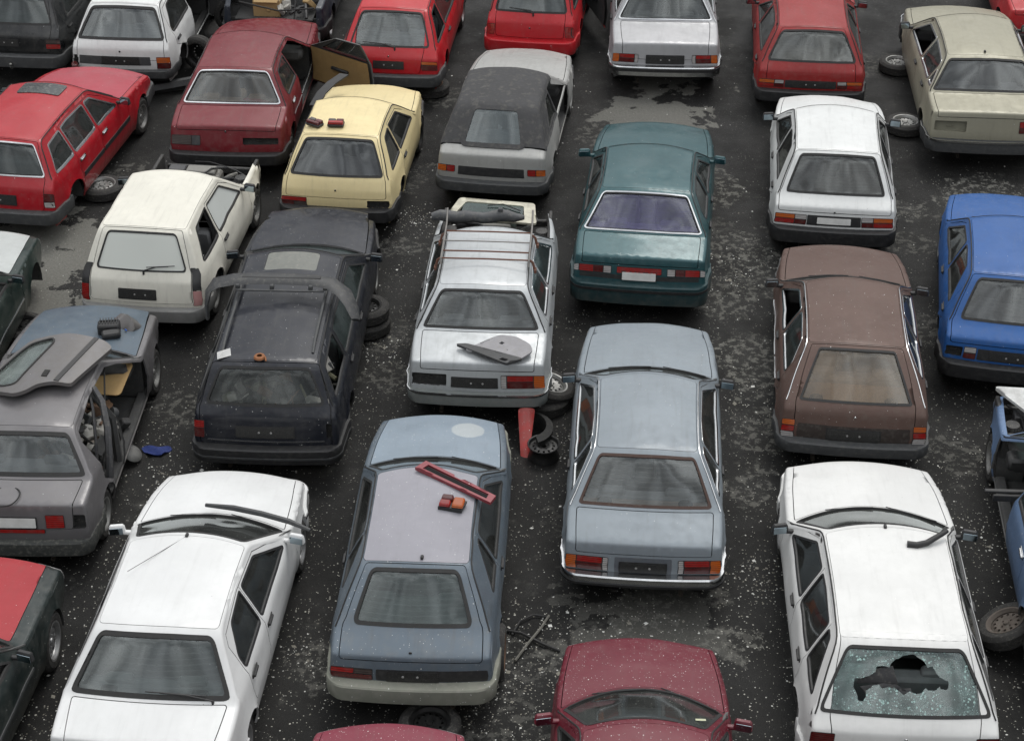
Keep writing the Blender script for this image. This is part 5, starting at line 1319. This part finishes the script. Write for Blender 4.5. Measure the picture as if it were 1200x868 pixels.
# white hatch frame with window, and black bumper moulding, in the open engine bay of the silver sedan
e = new('loose_tailgate', 'cream painted tailgate frame with dark glass lying in the silver car\'s engine bay', 'tailgate')
mb = slab(fillet([(-.62, -.26), (.60, -.30), (.52, .20), (-.50, .24)], .05), .03, holes=[fillet([(-.50, -.15), (.42, -.18), (.38, .12), (-.40, .15)], .04)]); mb.build('frame', paint('paint_cream_loose', (.66, .63, .50), .2, seed=60), e)
mb = MB(); mb.box((-.02, -.015, .015), (.82, .30, .008), .002); mb.build('window', GREENG, e)
mb = MB(); mb.tube([(-.1, .06, .04), (.1, .1, .05), (.35, -.02, .04)], .008, 6); mb.build('wiper', BLACK, e)
place(e, silver, -.05, 3.82, z=.80, rz=-4, rx=3)
e = new('bumper_moulding', 'dark grey plastic moulding lying in front of the silver sedan\'s windscreen', 'moulding')
mb = MB(); pts = [(-.62 + i * .11, .02 * math.sin(i * .9), .06 + .015 * math.sin(i * 1.7)) for i in range(12)]; mb.tube(pts, [.05, .075, .08, .078, .085, .07, .075, .08, .085, .08, .06, .03], 10)
mb.box((.28, .0, .14), (.07, .05, .1), .02); mb.build('moulding', plain('moulding_plastic', (.06, .062, .066), .6, dust=.35), e)
place(e, silver, -.22, 3.36, z=.90, rz=3)

# door lining on the boot of the silver sedan
e = new('door_lining', 'grey door lining with dark lower edge lying on the silver boot lid', 'door lining')
pn = plain('lining_grey', (.25, .245, .255), .75, dust=.3); pd = plain('lining_dark', (.045, .046, .048), .65, dust=.2)
mb = slab(fillet([(-.36, -.06), (.30, -.20), (.44, -.02), (.40, .12), (.22, .26), (.02, .28)], .05), .02, holes=[[(.03, .10), (.07, .08), (.10, .12), (.06, .145)], [(.13, -.02), (.14, -.03), (.15, -.02), (.14, -.01)]]); mb.build('panel', pn, e)
mb = slab([(-.46, .02), (-.36, .06), (.06, -.22), (.02, -.30), (-.02, -.30)][::1], .035); mb2 = slab(fillet([(-.47, .03), (-.34, .05), (.34, -.19), (.16, -.31)], .03), .035, holes=[fillet([(.10, -.20), (.18, -.23), (.14, -.27), (.06, -.24)], .01)]); mb2.build('lower_panel', pd, e)
place(e, silver, .20, .28, .035, rz=-2, rx=2)

# estate: roof rails, spoiler, paper, gear
for sg in (1, -1):
    pts = [darkwag.k.top_at(sg * .50, y, 0) for y in np.linspace(.55, 2.2, 9)]
    pts = [p + Vector((0, 0, .045 if 0 < i < 8 else .0)) for i, p in enumerate(pts)]; mb = MB(); mb.tube(rel(darkwag, pts), .017, 8); mb.build('roof_rail', GREYPL, darkwag.root)
e = new('roof_spoiler', 'long curved black rear spoiler lying across the blue black estate\'s roof', 'spoiler')
path = [(-.86, -.20, -.26, .22), (-.86, -.16, -.10, .22), (-.84, -.10, .03, .22), (-.76, -.02, .10, .21), (-.55, .03, .125, .20), (-.25, .05, .13, .20), (.05, .05, .13, .20), (.35, .04, .125, .20), (.58, .0, .11, .21), (.74, -.10, .05, .23), (.84, -.24, -.04, .22), (.90, -.38, -.14, .15)]
mb = MB(); prof_n = 8; rings = []
for i, (x, y, z, w) in enumerate(path):
    a = Vector(path[max(0, i - 1)][:3]); b = Vector(path[min(len(path) - 1, i + 1)][:3]); t = (b - a).normalized(); d = Vector((0, 1, 0)) - t * t.y; d.normalize(); up = t.cross(d)
    if up.z < 0 and abs(t.z) < .6: up = -up
    if abs(t.z) >= .6: up = Vector((-1 if x < 0 else 1, 0, .2)).normalized()
    rings.append([Vector((x, y, z)) + d * (math.cos(q) * w * .50) + up * (math.sin(q) * .028 + math.cos(q) * w * .10) for q in np.linspace(0, 2 * math.pi, prof_n + 1)[:-1]])
vs = [p for r_ in rings for p in r_]; fs = []
for i in range(len(rings) - 1):
    for j in range(prof_n): fs.append((i * prof_n + j, i * prof_n + (j + 1) % prof_n, (i + 1) * prof_n + (j + 1) % prof_n, (i + 1) * prof_n + j))
fs += [tuple(range(prof_n)), tuple(range((len(rings) - 1) * prof_n, len(rings) * prof_n))[::-1]]
mb.add(vs, fs); mb.build('spoiler_blade', plain('spoiler_plastic', (.028, .029, .031), .55, dust=.25), e, smooth=50)
mb = MB(); mb.box((0, .055, .147), (.92, .05, .02), .008); mb.build('brake_light_strip', BLACK, e)
mb = MB(); mb.box((.0, -.10, .06), (1.02, .03, .02), .005); [mb.box((x, -.06, .085), (.05, .05, .06), .01) for x in (-.5, -.1, .35, .52)]; mb.build('bracket', GREYPL, e)
place(e, darkwag, 0.0, 1.70, z=1.50)
e = new('paper_scrap', 'crumpled white scrap lying at the rear left of the dark estate\'s roof', 'scrap'); mb = MB(); mb.hull([(-.08, -.05, 0), (.08, -.05, .01), (.10, .05, .045), (-.05, .06, .02), (.0, .0, .05)]); mb.build('scrap', plain('scrap_white', (.5, .5, .49), .7), e); place(e, darkwag, -.48, .46, .004, rz=25)
e = new('lamp_socket', 'small rusty orange socket with wire stub on the dark estate\'s roof edge', 'socket'); mb = MB(); mb.lathe([(.03, .0), (.07, .01), (.06, .03), (.03, .035)], Matrix.Rotation(R(-90), 4, 'Y'), 9); mb.tube([(.03, 0, .02), (.07, -.03, .03), (.08, -.07, .01)], .01, 6); mb.build('socket', plain('socket_rust', (.22, .085, .03), .8), e); place(e, darkwag, -.06, .43, .004)
jr = random.Random(3)
JM = [ENGINE, ENGALU, RUSTY, GREYPL, plain('junk_khaki', (.16, .155, .10), .8), plain('junk_pale', (.36, .35, .32), .8), BLACK]
def heap(c, name, label, x0, x1, y0, y1, z0, h, n, mats, seed, cat='scrap parts'):
    rr = random.Random(seed); e = MB(); 
    for i in range(n):
        p = Vector((rr.uniform(x0, x1), rr.uniform(y0, y1) - c.yo, z0 + rr.uniform(0, h))); k = rr.random(); mi = rr.randrange(len(mats)); ro = tuple(rr.uniform(-1.2, 1.2) for _ in range(3))
        if k < .45: e.box(p, (rr.uniform(.06, .24), rr.uniform(.05, .2), rr.uniform(.03, .12)), .012, ro, mi)
        elif k < .7: e.lathe([(0, .04), (.05, .04), (.07, .01), (.07, -.03), (0, -.04)], Matrix.Translation(p) @ Euler(ro).to_matrix().to_4x4(), 12, mi)
        else:
            d = Vector((rr.uniform(-.25, .25), rr.uniform(-.25, .25), rr.uniform(-.05, .1))); e.tube([p - d, p + Vector((0, 0, .04)), p + d], rr.choice([.01, .016, .028]), 7, mi)
    o = e.build(name, mats); o.matrix_basis = cm(c); tag(o, label, cat, kind='stuff'); return o
heap(darkwag, 'junk_heap', 'heap of engine parts and hoses behind the dark estate\'s rear window', -.62, .62, .30, 1.3, .62, .30, 80, JM, 4)
heap(greyc, 'junk_pile', 'heap of torn linings, wires and metal inside the doorless grey sedan', -.1, .66, .9, 2.35, .30, .36, 150, [RUSTY, JM[5], GREYPL, CABIN, plain('junk_brown', (.15, .09, .06), .8), BLACK], 8)
heap(navy, 'boot_junk', 'papers and small parts lying in the navy car\'s open boot', -.2, .62, .10, .40, .70, .08, 16, [JM[5], BLACK, CARD], 12)
e = new('cardboard_box', 'open cardboard box standing in the navy car\'s boot', 'box')
mb = MB()
for x, y, sx, sy in ((0, -.14, .44, .012), (0, .14, .44, .012), (-.22, 0, .012, .28), (.22, 0, .012, .28)): mb.box((x, y, .14), (sx, sy, .28), .002)
mb.box((0, 0, .01), (.43, .27, .012), .002); mb.box((.0, -.17, .29), (.40, .08, .008), .002, (R(30), 0, 0)); mb.box((0, 0, .20), (.36, .2, .1), .02, mi=0); mb.build('box_walls', CARD, e); place(e, navy, -.12, .28, z=.62)
mb = MB(); mb.box((0, .35 - navy.yo, .60), (1.3, .6, .03), .01); mb.build('boot_floor', CABIN, navy.root)
mb = MB(); mb.tube([Vector((.36, -.10 - navy.yo, .52)), Vector((.37, .1 - navy.yo, .85)), Vector((.36, .4 - navy.yo, 1.0))], .014, 6); mb.tube([Vector((-.55, .02 - navy.yo, .92)), Vector((.1, -.03 - navy.yo, .80)), Vector((.7, .02 - navy.yo, .84))], .014, 6); mb.build('boot_seal', RUBBER, navy.root)

# grey sedan: spare door on roof, vent unit and mirror cover on bonnet, cable loop, cardboard
gp = gry
e = new('spare_door', 'grey car door with its window lying across the grey sedan\'s roof', 'car door')
V0 = [(-.62, -.50), (-.40, -.68), (-.25, -.66), (-.12, -.55), (.05, -.47), (.28, -.47), (.48, -.30), (.52, .30), (.42, .42), (-.10, .46), (-.42, .36)]
V0 = [(-.42, -.72), (-.20, -.80), (-.08, -.74), (.02, -.60), (.18, -.52), (.40, -.50), (.60, .42), (.48, .50), (.00, .52), (-.44, .40), (-.56, .20), (-.80, -.42)]
bend = lambda x, y: .05 - .10 * ((x - .05) / .6) ** 2 - (.04 * max(0, -y - .4))
hole = fillet([(-.70, -.42), (-.42, -.62), (-.26, -.60), (-.10, .30), (-.14, .40), (-.40, .30), (-.48, .16)], .05)
mb = slab(fillet(V0, .05), .045, holes=[hole], bend=bend); mb.build('door_skin', gp, e)
mb = slab(offset(hole, .0), .02, bend=lambda x, y: bend(x, y) + .01); mb.build('door_window', glass('glass_pale_green', (.5, .58, .55), .35, (.30, .34, .32), refl=.08, seed=40), e)
mb = slab(offset(hole, .012), .012, holes=[offset(hole, -.012)], bend=lambda x, y: bend(x, y) + .042); mb.build('window_seal', RUBBER, e)
mb = slab([(.19, -.50), (.25, -.50), (.40, .50), (.345, .50)], .012, bend=lambda x, y: bend(x, y) + .042); mb.build('rubbing_strip', BLACK, e)
mb = MB(); mb.box((.05, -.38, .098), (.07, .13, .012), .01); mb.build('handle_recess', plain('black_recess', (.008, .008, .008), .8), e)
e.scale = (.9, .92, 1); place(e, greyc, .10, 1.88, .05, rz=-6, rx=-1)
e = new('air_vent_unit', 'black slatted vent unit lying at the rear of the slate blue bonnet', 'vent')
mb = MB(); mb.box((0, 0, .07), (.26, .16, .14), .02); mb.box((.03, -.12, .05), (.22, .12, .09), .03, (.2, 0, .2)); mb.build('vent_case', BLACK, e)
mb = MB(); [mb.box((-.10 + i * .033, .03, .145), (.008, .12, .025), .002) for i in range(7)]; mb.box((0, .03, .15), (.22, .008, .02), .002); mb.build('vent_slats', GREYPL, e); place(e, greyc, .32, 3.30, .01, rz=8)
e = new('loose_mirror_cover', 'grey plastic mirror cover with small blue tag on the slate blue bonnet', 'cover')
mb = MB(); 
rings = [[(-.20, -.05, .0), (-.20, .10, .0), (-.17, .06, .05)], [(-.10, -.10, .0), (-.12, .16, .0), (-.10, .04, .12)], [(.03, -.13, .0), (.02, .17, .0), (.03, .03, .16)], [(.15, -.12, .0), (.16, .12, .0), (.16, .0, .12)], [(.19, -.08, 0), (.20, .05, 0), (.20, -.02, .05)]]
mb.hull([p for r_ in rings for p in r_]); mb.build('cover', gry, e); mb = MB(); mb.box((.14, -.11, .05), (.035, .012, .02), .003); mb.build('tag', plain('blue_tag', (.03, .12, .5), .4), e); place(e, greyc, .45, 3.55, .005, rz=-35)
e = new('cable_loop', 'thin black cable loop lying on the grey boot lid', 'cable'); mb = MB(); mb.tube([(.15 * math.cos(a) * (1 + .1 * math.sin(2 * a)), .17 * math.sin(a), .01 + .01 * math.sin(3 * a)) for a in np.linspace(0, 2 * math.pi, 29)[:-1]], .008, 6, closed=True); mb.build('cable', RUBBER, e); place(e, greyc, -.05, .16, .01)
e = new('cardboard_sheet', 'stained tan cardboard sheet on the front seat space of the grey sedan', 'cardboard'); mb = slab(fillet([(-.36, -.26), (.36, -.30), (.40, .22), (-.36, .28)], .06), .012, bend=lambda x, y: .03 * math.sin(x * 5) + .02 * y); mb.build('cardboard', plain('stained_cardboard', (.38, .25, .11), .9, var=.35, scale=5), e); place(e, greyc, .34, 2.55, z=.80, rx=12, rz=-3)
mb = MB(); mb.tube(rel(greyc, [(.50, 2.5, 1.22), (.60, 2.0, 1.10), (.66, 1.6, .8), (.66, 1.3, .4)]), .010, 6); mb.tube(rel(greyc, [(.45, 1.3, .9), (.55, 1.5, .6), (.64, 1.7, .35)]), .013, 6); mb.build('hanging_cable', RUBBER, greyc.root)

# white estate and white sedan: rubber pieces
e = new('rubber_hose', 'bent black rubber hose lying at the front right of the white estate\'s roof', 'hose'); mb = MB(); mb.tube([(-.17, -.10, .03), (-.08, -.11, .03), (.02, -.07, .03), (.18, .06, .04), (.24, .12, .03)], [.035, .033, .030, .026, .02], 10); mb.build('hose', BLACK, e); place(e, estate, .34, 2.05, .005)
e = new('cowl_trim', 'long black trim lying along the white sedan\'s windscreen base', 'trim'); mb = MB(); P_ = [(-.50, .16, .03), (-.2, .10, .05), (.1, .02, .05), (.4, -.08, .04), (.62, -.16, .0)]; mb.tube(P_, [.02, .03, .03, .03, .018], 6); mb.build('trim', GREYPL, e); place(e, wsedan, .40, 3.05, .03, rz=2)
e = new('plastic_trim', 'curved black plastic trim standing on the yellow car\'s left front corner', 'trim'); mb = MB(); mb.sweep([((-.02, -.45, .0), (1, 0, 0)), ((.0, -.2, .10), (1, 0, 0)), ((.06, .05, .16), (1, 0, 0)), ((.16, .30, .20), (1, 0, 0))], [(-.07, -.01), (.07, -.01), (.07, .012), (-.07, .012)]); mb.build('trim', BLACK, e); place(e, yellow, -.62, 2.72, .06, rz=-12)
e = new('paper_sheet', 'pale paper sheet lying behind the burgundy car\'s rear window', 'paper'); mb = slab([(-.17, -.1), (.17, -.12), (.15, .11), (-.15, .12)], .004); mb.build('sheet', plain('paper_pale', (.55, .54, .5), .8), e); place(e, burgc, -.38, .83, z=.905, rz=-14)
e = new('warning_triangle', 'red folded plate lying behind the burgundy car\'s rear window', 'plate'); mb = slab([(-.2, -.05), (.16, -.11), (.2, -.04), (-.17, .08)], .02); mb.build('plate', plain('bright_red', (.5, .03, .025), .5), e); place(e, burgc, .34, .86, z=.915, rz=-10)
e = new('windscreen_sticker', 'small pale sticker inside the wine red car\'s windscreen', 'sticker'); mb = MB(); mb.box((0, 0, 0), (.09, .06, .002), .0005); mb.build('sticker', plain('sticker_pale', (.5, .52, .36), .7), e); place(e, wine, .48, 2.72, .008, rx=-30)

# blue wreck: white bonnet frame, black sill trim
e = new('loose_bonnet', 'white tailgate frame with dirty glass lying over the stripped blue car\'s front', 'tailgate'); mb = slab(fillet([(-.72, .38), (.75, .38), (.85, -.42), (-.20, -.42)], .06), .035, holes=[fillet([(-.38, .28), (.60, .28), (.66, -.28), (-.12, -.28)], .05)]); mb.build('frame', WHI('paint_white_loose', 61), e); mb = MB(); mb.box((.22, 0, .015), (.80, .52, .008), .002); mb.build('window', GREENG, e); place(e, bluew, -.05, 3.93, z=.84)
e = new('sill_trim', 'black plastic sill trim sticking out of the blue car\'s open doorway', 'trim'); mb = MB(); mb.box((0, 0, 0), (.62, .05, .03), .01); mb.box((.02, -.05, -.05), (.5, .03, .08), .01); mb.build('trim', BLACK, e); place(e, bluew, -.80, 2.28, z=.93, rz=3)
mb = MB(); mb.box((-.62, 3.0 - bluew.yo, .80), (.3, .22, .16), .03); mb.box((-.60, 2.92 - bluew.yo, .74), (.2, .05, .05), .01); mb.build('dash_vent', BLACK, bluew.root)
for zz in (.45, .62, .5):
    pass

# ------------------------------------------------------------------ wheels and scraps on the ground
def ground_wheel(x, y, label, kind='steel', r=.29, lean=(0, 90, 0), z=None, rz=0, rim=True):
    e = new('scrap_tyre', label, 'wheel', 'loose wheels and tyres lying on the asphalt')
    w = wheel(None, (0, 0, 0), r, .175, kind, 1)
    for ch in list(w.children): ch.parent = e
    bpy.data.objects.remove(w)
    for ch in list(e.children):
        if ch.name.startswith('brake_drum') or (not rim and ch.name.startswith('rim')): bpy.data.objects.remove(ch)
    M = Euler((0, 0, R(rz))).to_matrix() @ Euler(tuple(R(a) for a in lean)).to_matrix(); e.rotation_euler = M.to_euler()
    ext = abs((M @ Vector((1, 0, 0))).z); hz = .0875 * ext + r * math.sqrt(max(0, 1 - ext * ext)); e.location = (x, y, (hz if z is None else z)); return e
FL = (0, -90, 0)
ground_wheel(.45, 17.85, 'tyre with pale steel rim lying under the silver sedan\'s right rear corner', 'steel', .31, (0, -72, 0))
ground_wheel(.40, 17.75, 'bare tyre flat on the asphalt below the pale rimmed wheel', 'dark', .30, FL, z=.06, rim=False).hide_render = False
ground_wheel(-.78, 12.30, 'flat tyre half under the mouldy rear bumper of the blue grey hatchback', 'dark', .30, FL)
ground_wheel(-1.30, 26.45, 'flat tyre with rusty hub under the bright red hatchback', 'rusty', .30, FL)
ground_wheel(-5.92, 23.05, 'tyre lying flat beneath the red estate\'s bare rear hub', 'steel', .31, FL)
ground_wheel(6.05, 25.1, 'dusty tyre flat beside the beige sedan\'s rear door', 'steel', .30, FL)
ground_wheel(6.32, 27.3, 'dusty tyre flat beside the beige sedan\'s front wing', 'steel', .30, FL)
ground_wheel(4.98, 13.55, 'wheel with dull slotted rim leaning at the stripped blue car\'s left rear', 'dull', .31, (0, -60, 0), rz=180 - 20)
ground_wheel(-1.86, 19.45, 'stacked tyre with small chrome cap, right of the dark estate, upper one', 'dark', .30, FL, z=.27)
ground_wheel(-1.86, 19.42, 'muddy bottom tyre of the pair right of the dark estate', 'dark', .31, FL)
ground_wheel(-6.22, 19.3, 'flat black tyre beside the bottle green sedan\'s front wing', 'dark', .30, FL)
ground_wheel(-4.75, 28.8, 'upright dusty tyre at the top edge between white liftback and navy car', 'dark', .32, (0, 0, 0), rz=80)
ground_wheel(-5.1, 27.3, 'upright black tyre beside the white liftback\'s open door', 'dark', .30, (0, 0, 0), rz=70)
e = new('bare_rim', 'bare black steel rim lying on the asphalt between the two middle lanes', 'wheel rim')
mb = MB(); Mx = Matrix.Rotation(R(-90), 4, 'Y'); mb.lathe([(.19, .095), (.185, .10), (.172, .095), (.160, .07), (.145, .02), (.15, -.05), (.172, -.085), (.185, -.09), (.185, -.082), (.16, -.04), (.155, .02), (.172, .07), (.182, .085)], Mx, 40, closed=True)
outc = [(math.cos(t) * .158, math.sin(t) * .158) for t in np.linspace(0, 2 * math.pi, 37)[:-1]]; hs = [[(math.cos(a) * .118 + math.cos(t) * .014, math.sin(a) * .118 + math.sin(t) * .014) for t in np.linspace(0, 2 * math.pi, 9)[:-1]] for a in np.linspace(0, 2 * math.pi, 13)[:-1]]
hs += [[(math.cos(t) * .032, math.sin(t) * .032) for t in np.linspace(0, 2 * math.pi, 15)[:-1]]] + [[(math.cos(a) * .055 + math.cos(t) * .008, math.sin(a) * .055 + math.sin(t) * .008) for t in np.linspace(0, 2 * math.pi, 7)[:-1]] for a in (.4, 1.97, 3.54, 5.11)]
m2 = slab(outc, .006, holes=hs, bend=lambda x, y: .055 + .02 * math.exp(-((math.hypot(x, y) - .085) / .025) ** 2), h=.03); mb.add(m2.v, m2.f); mb.build('rim', DARKSTEEL, e, recalc=False); e.location = (.365, 16.70, .09)
e = new('sheet_metal', 'bright red car panel propped under the silver sedan\'s rear bumper', 'panel'); mb = slab(fillet([(-.07, -.30), (.02, -.32), (.10, .30), (-.10, .30)], .03), .02, bend=lambda x, y: .06 * (x / .12) ** 2 * -1); mb.build('panel', paint('paint_red_panel', (.50, .014, .014), .15, speck=.25, seed=62), e); e.location = (.17, 16.93, .17); e.rotation_euler = (R(38), 0, 0)
e = new('black_moulding', 'black wheel arch liner lying beside the red panel under the silver sedan', 'liner')
mb = MB(); mb.sweep([((math.cos(a) * .26, math.sin(a) * .30, 0), (math.cos(a), math.sin(a), 0)) for a in np.linspace(-1.2, 1.3, 10)], [(-.02, 0), (0, 0), (.02, .22), (-.06, .26)]); mb.build('liner', plain('liner_black', (.012, .012, .012), .7), e); e.location = (.20, 16.98, .0)
e = new('blue_rag', 'crumpled blue cloth lying on the asphalt beside the grey sedan\'s sill', 'rag'); rr = random.Random(2)
pl = [(.15 * math.cos(a) * (1 + .3 * math.sin(3 * a)), .10 * math.sin(a) * (1 + .2 * math.cos(2 * a))) for a in np.linspace(0, 2 * math.pi, 21)[:-1]]; mb = slab(pl, .01, bend=lambda x, y: .03 + .03 * math.sin(x * 22 + 1) * math.cos(y * 26), h=.03); mb.build('rag', plain('blue_cloth', (.012, .03, .16), .8), e); e.location = (-4.12, 16.78, .0)
e = new('hub_cap', 'pale round hub cap leaning against the grey sedan\'s sill', 'hub cap'); mb = MB(); mb.lathe([(0, .03), (.06, .035), (.10, .02), (.12, 0), (.11, -.01), (.05, .01)], Matrix.Identity(4), 24); mb.build('cap', plain('cap_pale', (.13, .13, .125), .5, dust=.3), e); e.location = (-4.36, 16.62, .11); e.rotation_euler = (0, R(-55), R(-20))
mb = MB(); mb.tube([(.0, 13.66, .02), (.08, 13.85, .03), (.22, 13.95, .03), (.36, 13.93, .02)], .012, 6); tag(mb.build('black_cable', RUBBER), 'arched thin black cable on the asphalt right of the blue grey hatchback', 'cable')
mb = MB(); mb.tube([(-.05, 13.72, .02), (.1, 13.66, .04), (.3, 13.52, .03), (.48, 13.42, .02)], .016, 6); tag(mb.build('black_hose', RUBBER), 'straight black hose running to the wine red car\'s left front corner', 'hose')
mb = MB(); mb.tube([(.03, 13.28, .02), (.16, 13.5, .05), (.30, 13.75, .04), (.38, 13.95, .02)], .014, 6); tag(mb.build('grey_strip', plain('strip_dusty', (.12, .115, .10), .8, dust=.6)), 'dusty strip crossing under the black hose on the asphalt', 'strip')
e = new('bumper_piece', 'torn black bumper piece on the asphalt beside the white liftback\'s broken corner', 'bumper'); mb = MB(); mb.sweep([((-.45, -.22, .08), (.3, -1, 0)), ((-.1, -.12, .10), (.3, -1, 0)), ((.3, .06, .10), (.35, -1, 0)), ((.5, .22, .06), (.5, -1, 0))], [(-.04, -.08), (.05, -.08), (.10, 0), (.06, .08), (-.04, .07)]); mb.box((-.42, -.18, .05), (.1, .2, .1), .02); mb.build('bumper_shell', GREYPL, e); e.location = (-5.42, 26.55, .02)
e = new('tail_fragment', 'broken red tail piece hanging at the white liftback\'s left rear corner', 'fragment'); mb = MB(); mb.box((0, 0, 0), (.1, .12, .14), .02, (.2, .1, .4)); mb.build('fragment', LDRED, e); place(e, wlift, -.74, -.02, z=.5)

# red car behind the beige sedan, only its tail corner is in the picture
rc_ = build_car('red_sedan', 'red car in the top right corner beyond the beige sedan', 'car', (8.95, 27.6), 4.3, 1.66, 4.1, .05, .5, .95, 2.2, 2.95, (.88, .95, 1.38, .90, .74), paint('paint_red_e', (.40, .015, .02), .2, .02, 36), glass=GC, doors=2)

# gravel-sized litter: one loose mass
def litter():
    rr = random.Random(11); mb = MB()
    for i in range(5200):
        y = 9 + 20 * rr.random() ** 2.0; x = rr.uniform(-.42, .42) * (y + 4) ; s_ = rr.uniform(.004, .012) * (1.5 if rr.random() < .06 else 1)
        a = rr.uniform(0, 6.28); c_, n_ = math.cos(a) * s_, math.sin(a) * s_; h = s_ * rr.uniform(.4, 1.0); k = rr.uniform(.6, 1.5)
        mb.add([(x - c_ * k, y - n_ * k, 0), (x + n_, y - c_, 0), (x + c_ * k, y + n_ * k, 0), (x - n_, y + c_, 0), (x, y, h)], [(0, 1, 4), (1, 2, 4), (2, 3, 4), (3, 0, 4)], 0 if rr.random() < .6 else 1)
    spots = [(-.2, 12.8, .5), (.3, 13.5, .6), (1.0, 13.4, .9), (-2.1, 13.4, .5), (-3.6, 13.9, .6), (-3.9, 16.2, .4), (2.6, 14.6, .4), (-1.7, 19.0, .4), (-1.4, 22.3, .4), (.7, 16.9, .4), (3.0, 17.8, .6), (2.9, 20.8, .6), (-4.2, 12.3, .5), (5.2, 15.2, .5), (-.5, 20.6, .3)]
    for i in range(2600):
        cx, cy, cr = rr.choice(spots); x, y = rr.gauss(cx, cr * .6), rr.gauss(cy, cr * .6); s_ = rr.uniform(.004, .011) * (3.0 if rr.random() < .03 else 1); a = rr.uniform(0, 6.28); c_, n_ = math.cos(a) * s_, math.sin(a) * s_; k = rr.uniform(.5, 1.8)
        mb.add([(x - c_ * k, y - n_ * k, 0), (x + n_, y - c_, 0), (x + c_ * k, y + n_ * k, 0), (x - n_, y + c_, 0), (x, y, min(.012, s_ * .7))], [(0, 1, 4), (1, 2, 4), (2, 3, 4), (3, 0, 4)], rr.choice((0, 1, 1)))
    o = mb.build('plastic_litter', [plain('litter_white', (.58, .58, .55), .8, dust=0), plain('litter_stone', (.20, .19, .16), .9)], smooth=0); tag(o, 'white crumbs of glass and plastic scattered over the asphalt', 'litter', kind='stuff')
litter()

# torn window film hanging in the hole of the white estate's rear window
flap = MB(); kk = estate.k
def rwp(t, u, out): return kk.strip(kk.s_b + .035 + (kk.s_r - kk.s_b - .08) * t, u * .82 * kk.Wh, out)
for quad_ in (((.66, -.62), (.76, -.20), (.50, -.12), (.50, -.72)), ((.42, -.66), (.52, -.20), (.40, .0), (.30, -.50)), ((.42, -.10), (.44, .08), (.12, .10), (.16, -.12))):
    pts = [rwp(t, u, -.03 - .02 * (i % 2)) for i, (t, u) in enumerate(quad_)]; pts += [p + Vector((0, 0, -.02)) for p in pts]; flap.hull(pts)
flap.v = [(x, y - estate.yo, z) for x, y, z in flap.v]; flap.build('torn_film', plain('film_dark', (.028, .028, .03), .7, dust=.3), estate.parts['lid'])

# crumpled pale cloths and a brown panel in the stripped doorway
for i, (x, y, z, sc, col) in enumerate(((.50, 2.02, .52, .16, (.42, .40, .37)), (.40, 1.78, .56, .13, (.46, .45, .42)), (.55, 1.62, .50, .12, (.34, .30, .26)), (.46, 2.22, .60, .12, (.20, .12, .07)))):
    rr = random.Random(40 + i); e = MB(); n1_, n2_ = 14, 9; vs = []
    for a in range(n2_):
        for b in range(n1_):
            th, ph = math.pi * a / (n2_ - 1), 2 * math.pi * b / n1_; q = sc * (1 + .32 * math.sin(3 * ph + a) * math.sin(2 * th + i) + rr.uniform(-.14, .14))
            vs.append((q * math.sin(th) * math.cos(ph), q * .9 * math.sin(th) * math.sin(ph), q * .55 * math.cos(th)))
    fs = [(a * n1_ + b, a * n1_ + (b + 1) % n1_, (a + 1) * n1_ + (b + 1) % n1_, (a + 1) * n1_ + b) for a in range(n2_ - 1) for b in range(n1_)]
    e.add(vs, fs); o = e.build('cloth_bundle', plain('cloth_%d' % i, col, .95, var=.3), smooth=30)
    tag(o, ['larger pale crumpled cloth in the grey sedan\'s open doorway', 'white crumpled cloth nearest the grey sedan\'s middle pillar', 'small beige crumpled cloth near the grey sedan\'s sill', 'brown crumpled cloth below the cardboard sheet in the grey sedan'][i], 'cloth', 'crumpled cloths inside the grey sedan'); place(o, greyc, x, y, z=z)

mb = MB(); mb.tube(rel(greyc, [(.58, 1.66, 1.27), (.70, 1.50, 1.20), (.79, 1.26, 1.02), (.82, 1.06, .74), (.80, 1.00, .42)]), [.03, .035, .04, .04, .045], 7); mb.tube(rel(greyc, [(.52, 1.66, 1.26), (.60, 1.45, 1.12), (.66, 1.2, .9), (.66, 1.1, .6)]), .018, 6); mb.build('door_frame', plain('frame_grime', (.045, .045, .048), .6, dust=.3), greyc.root)
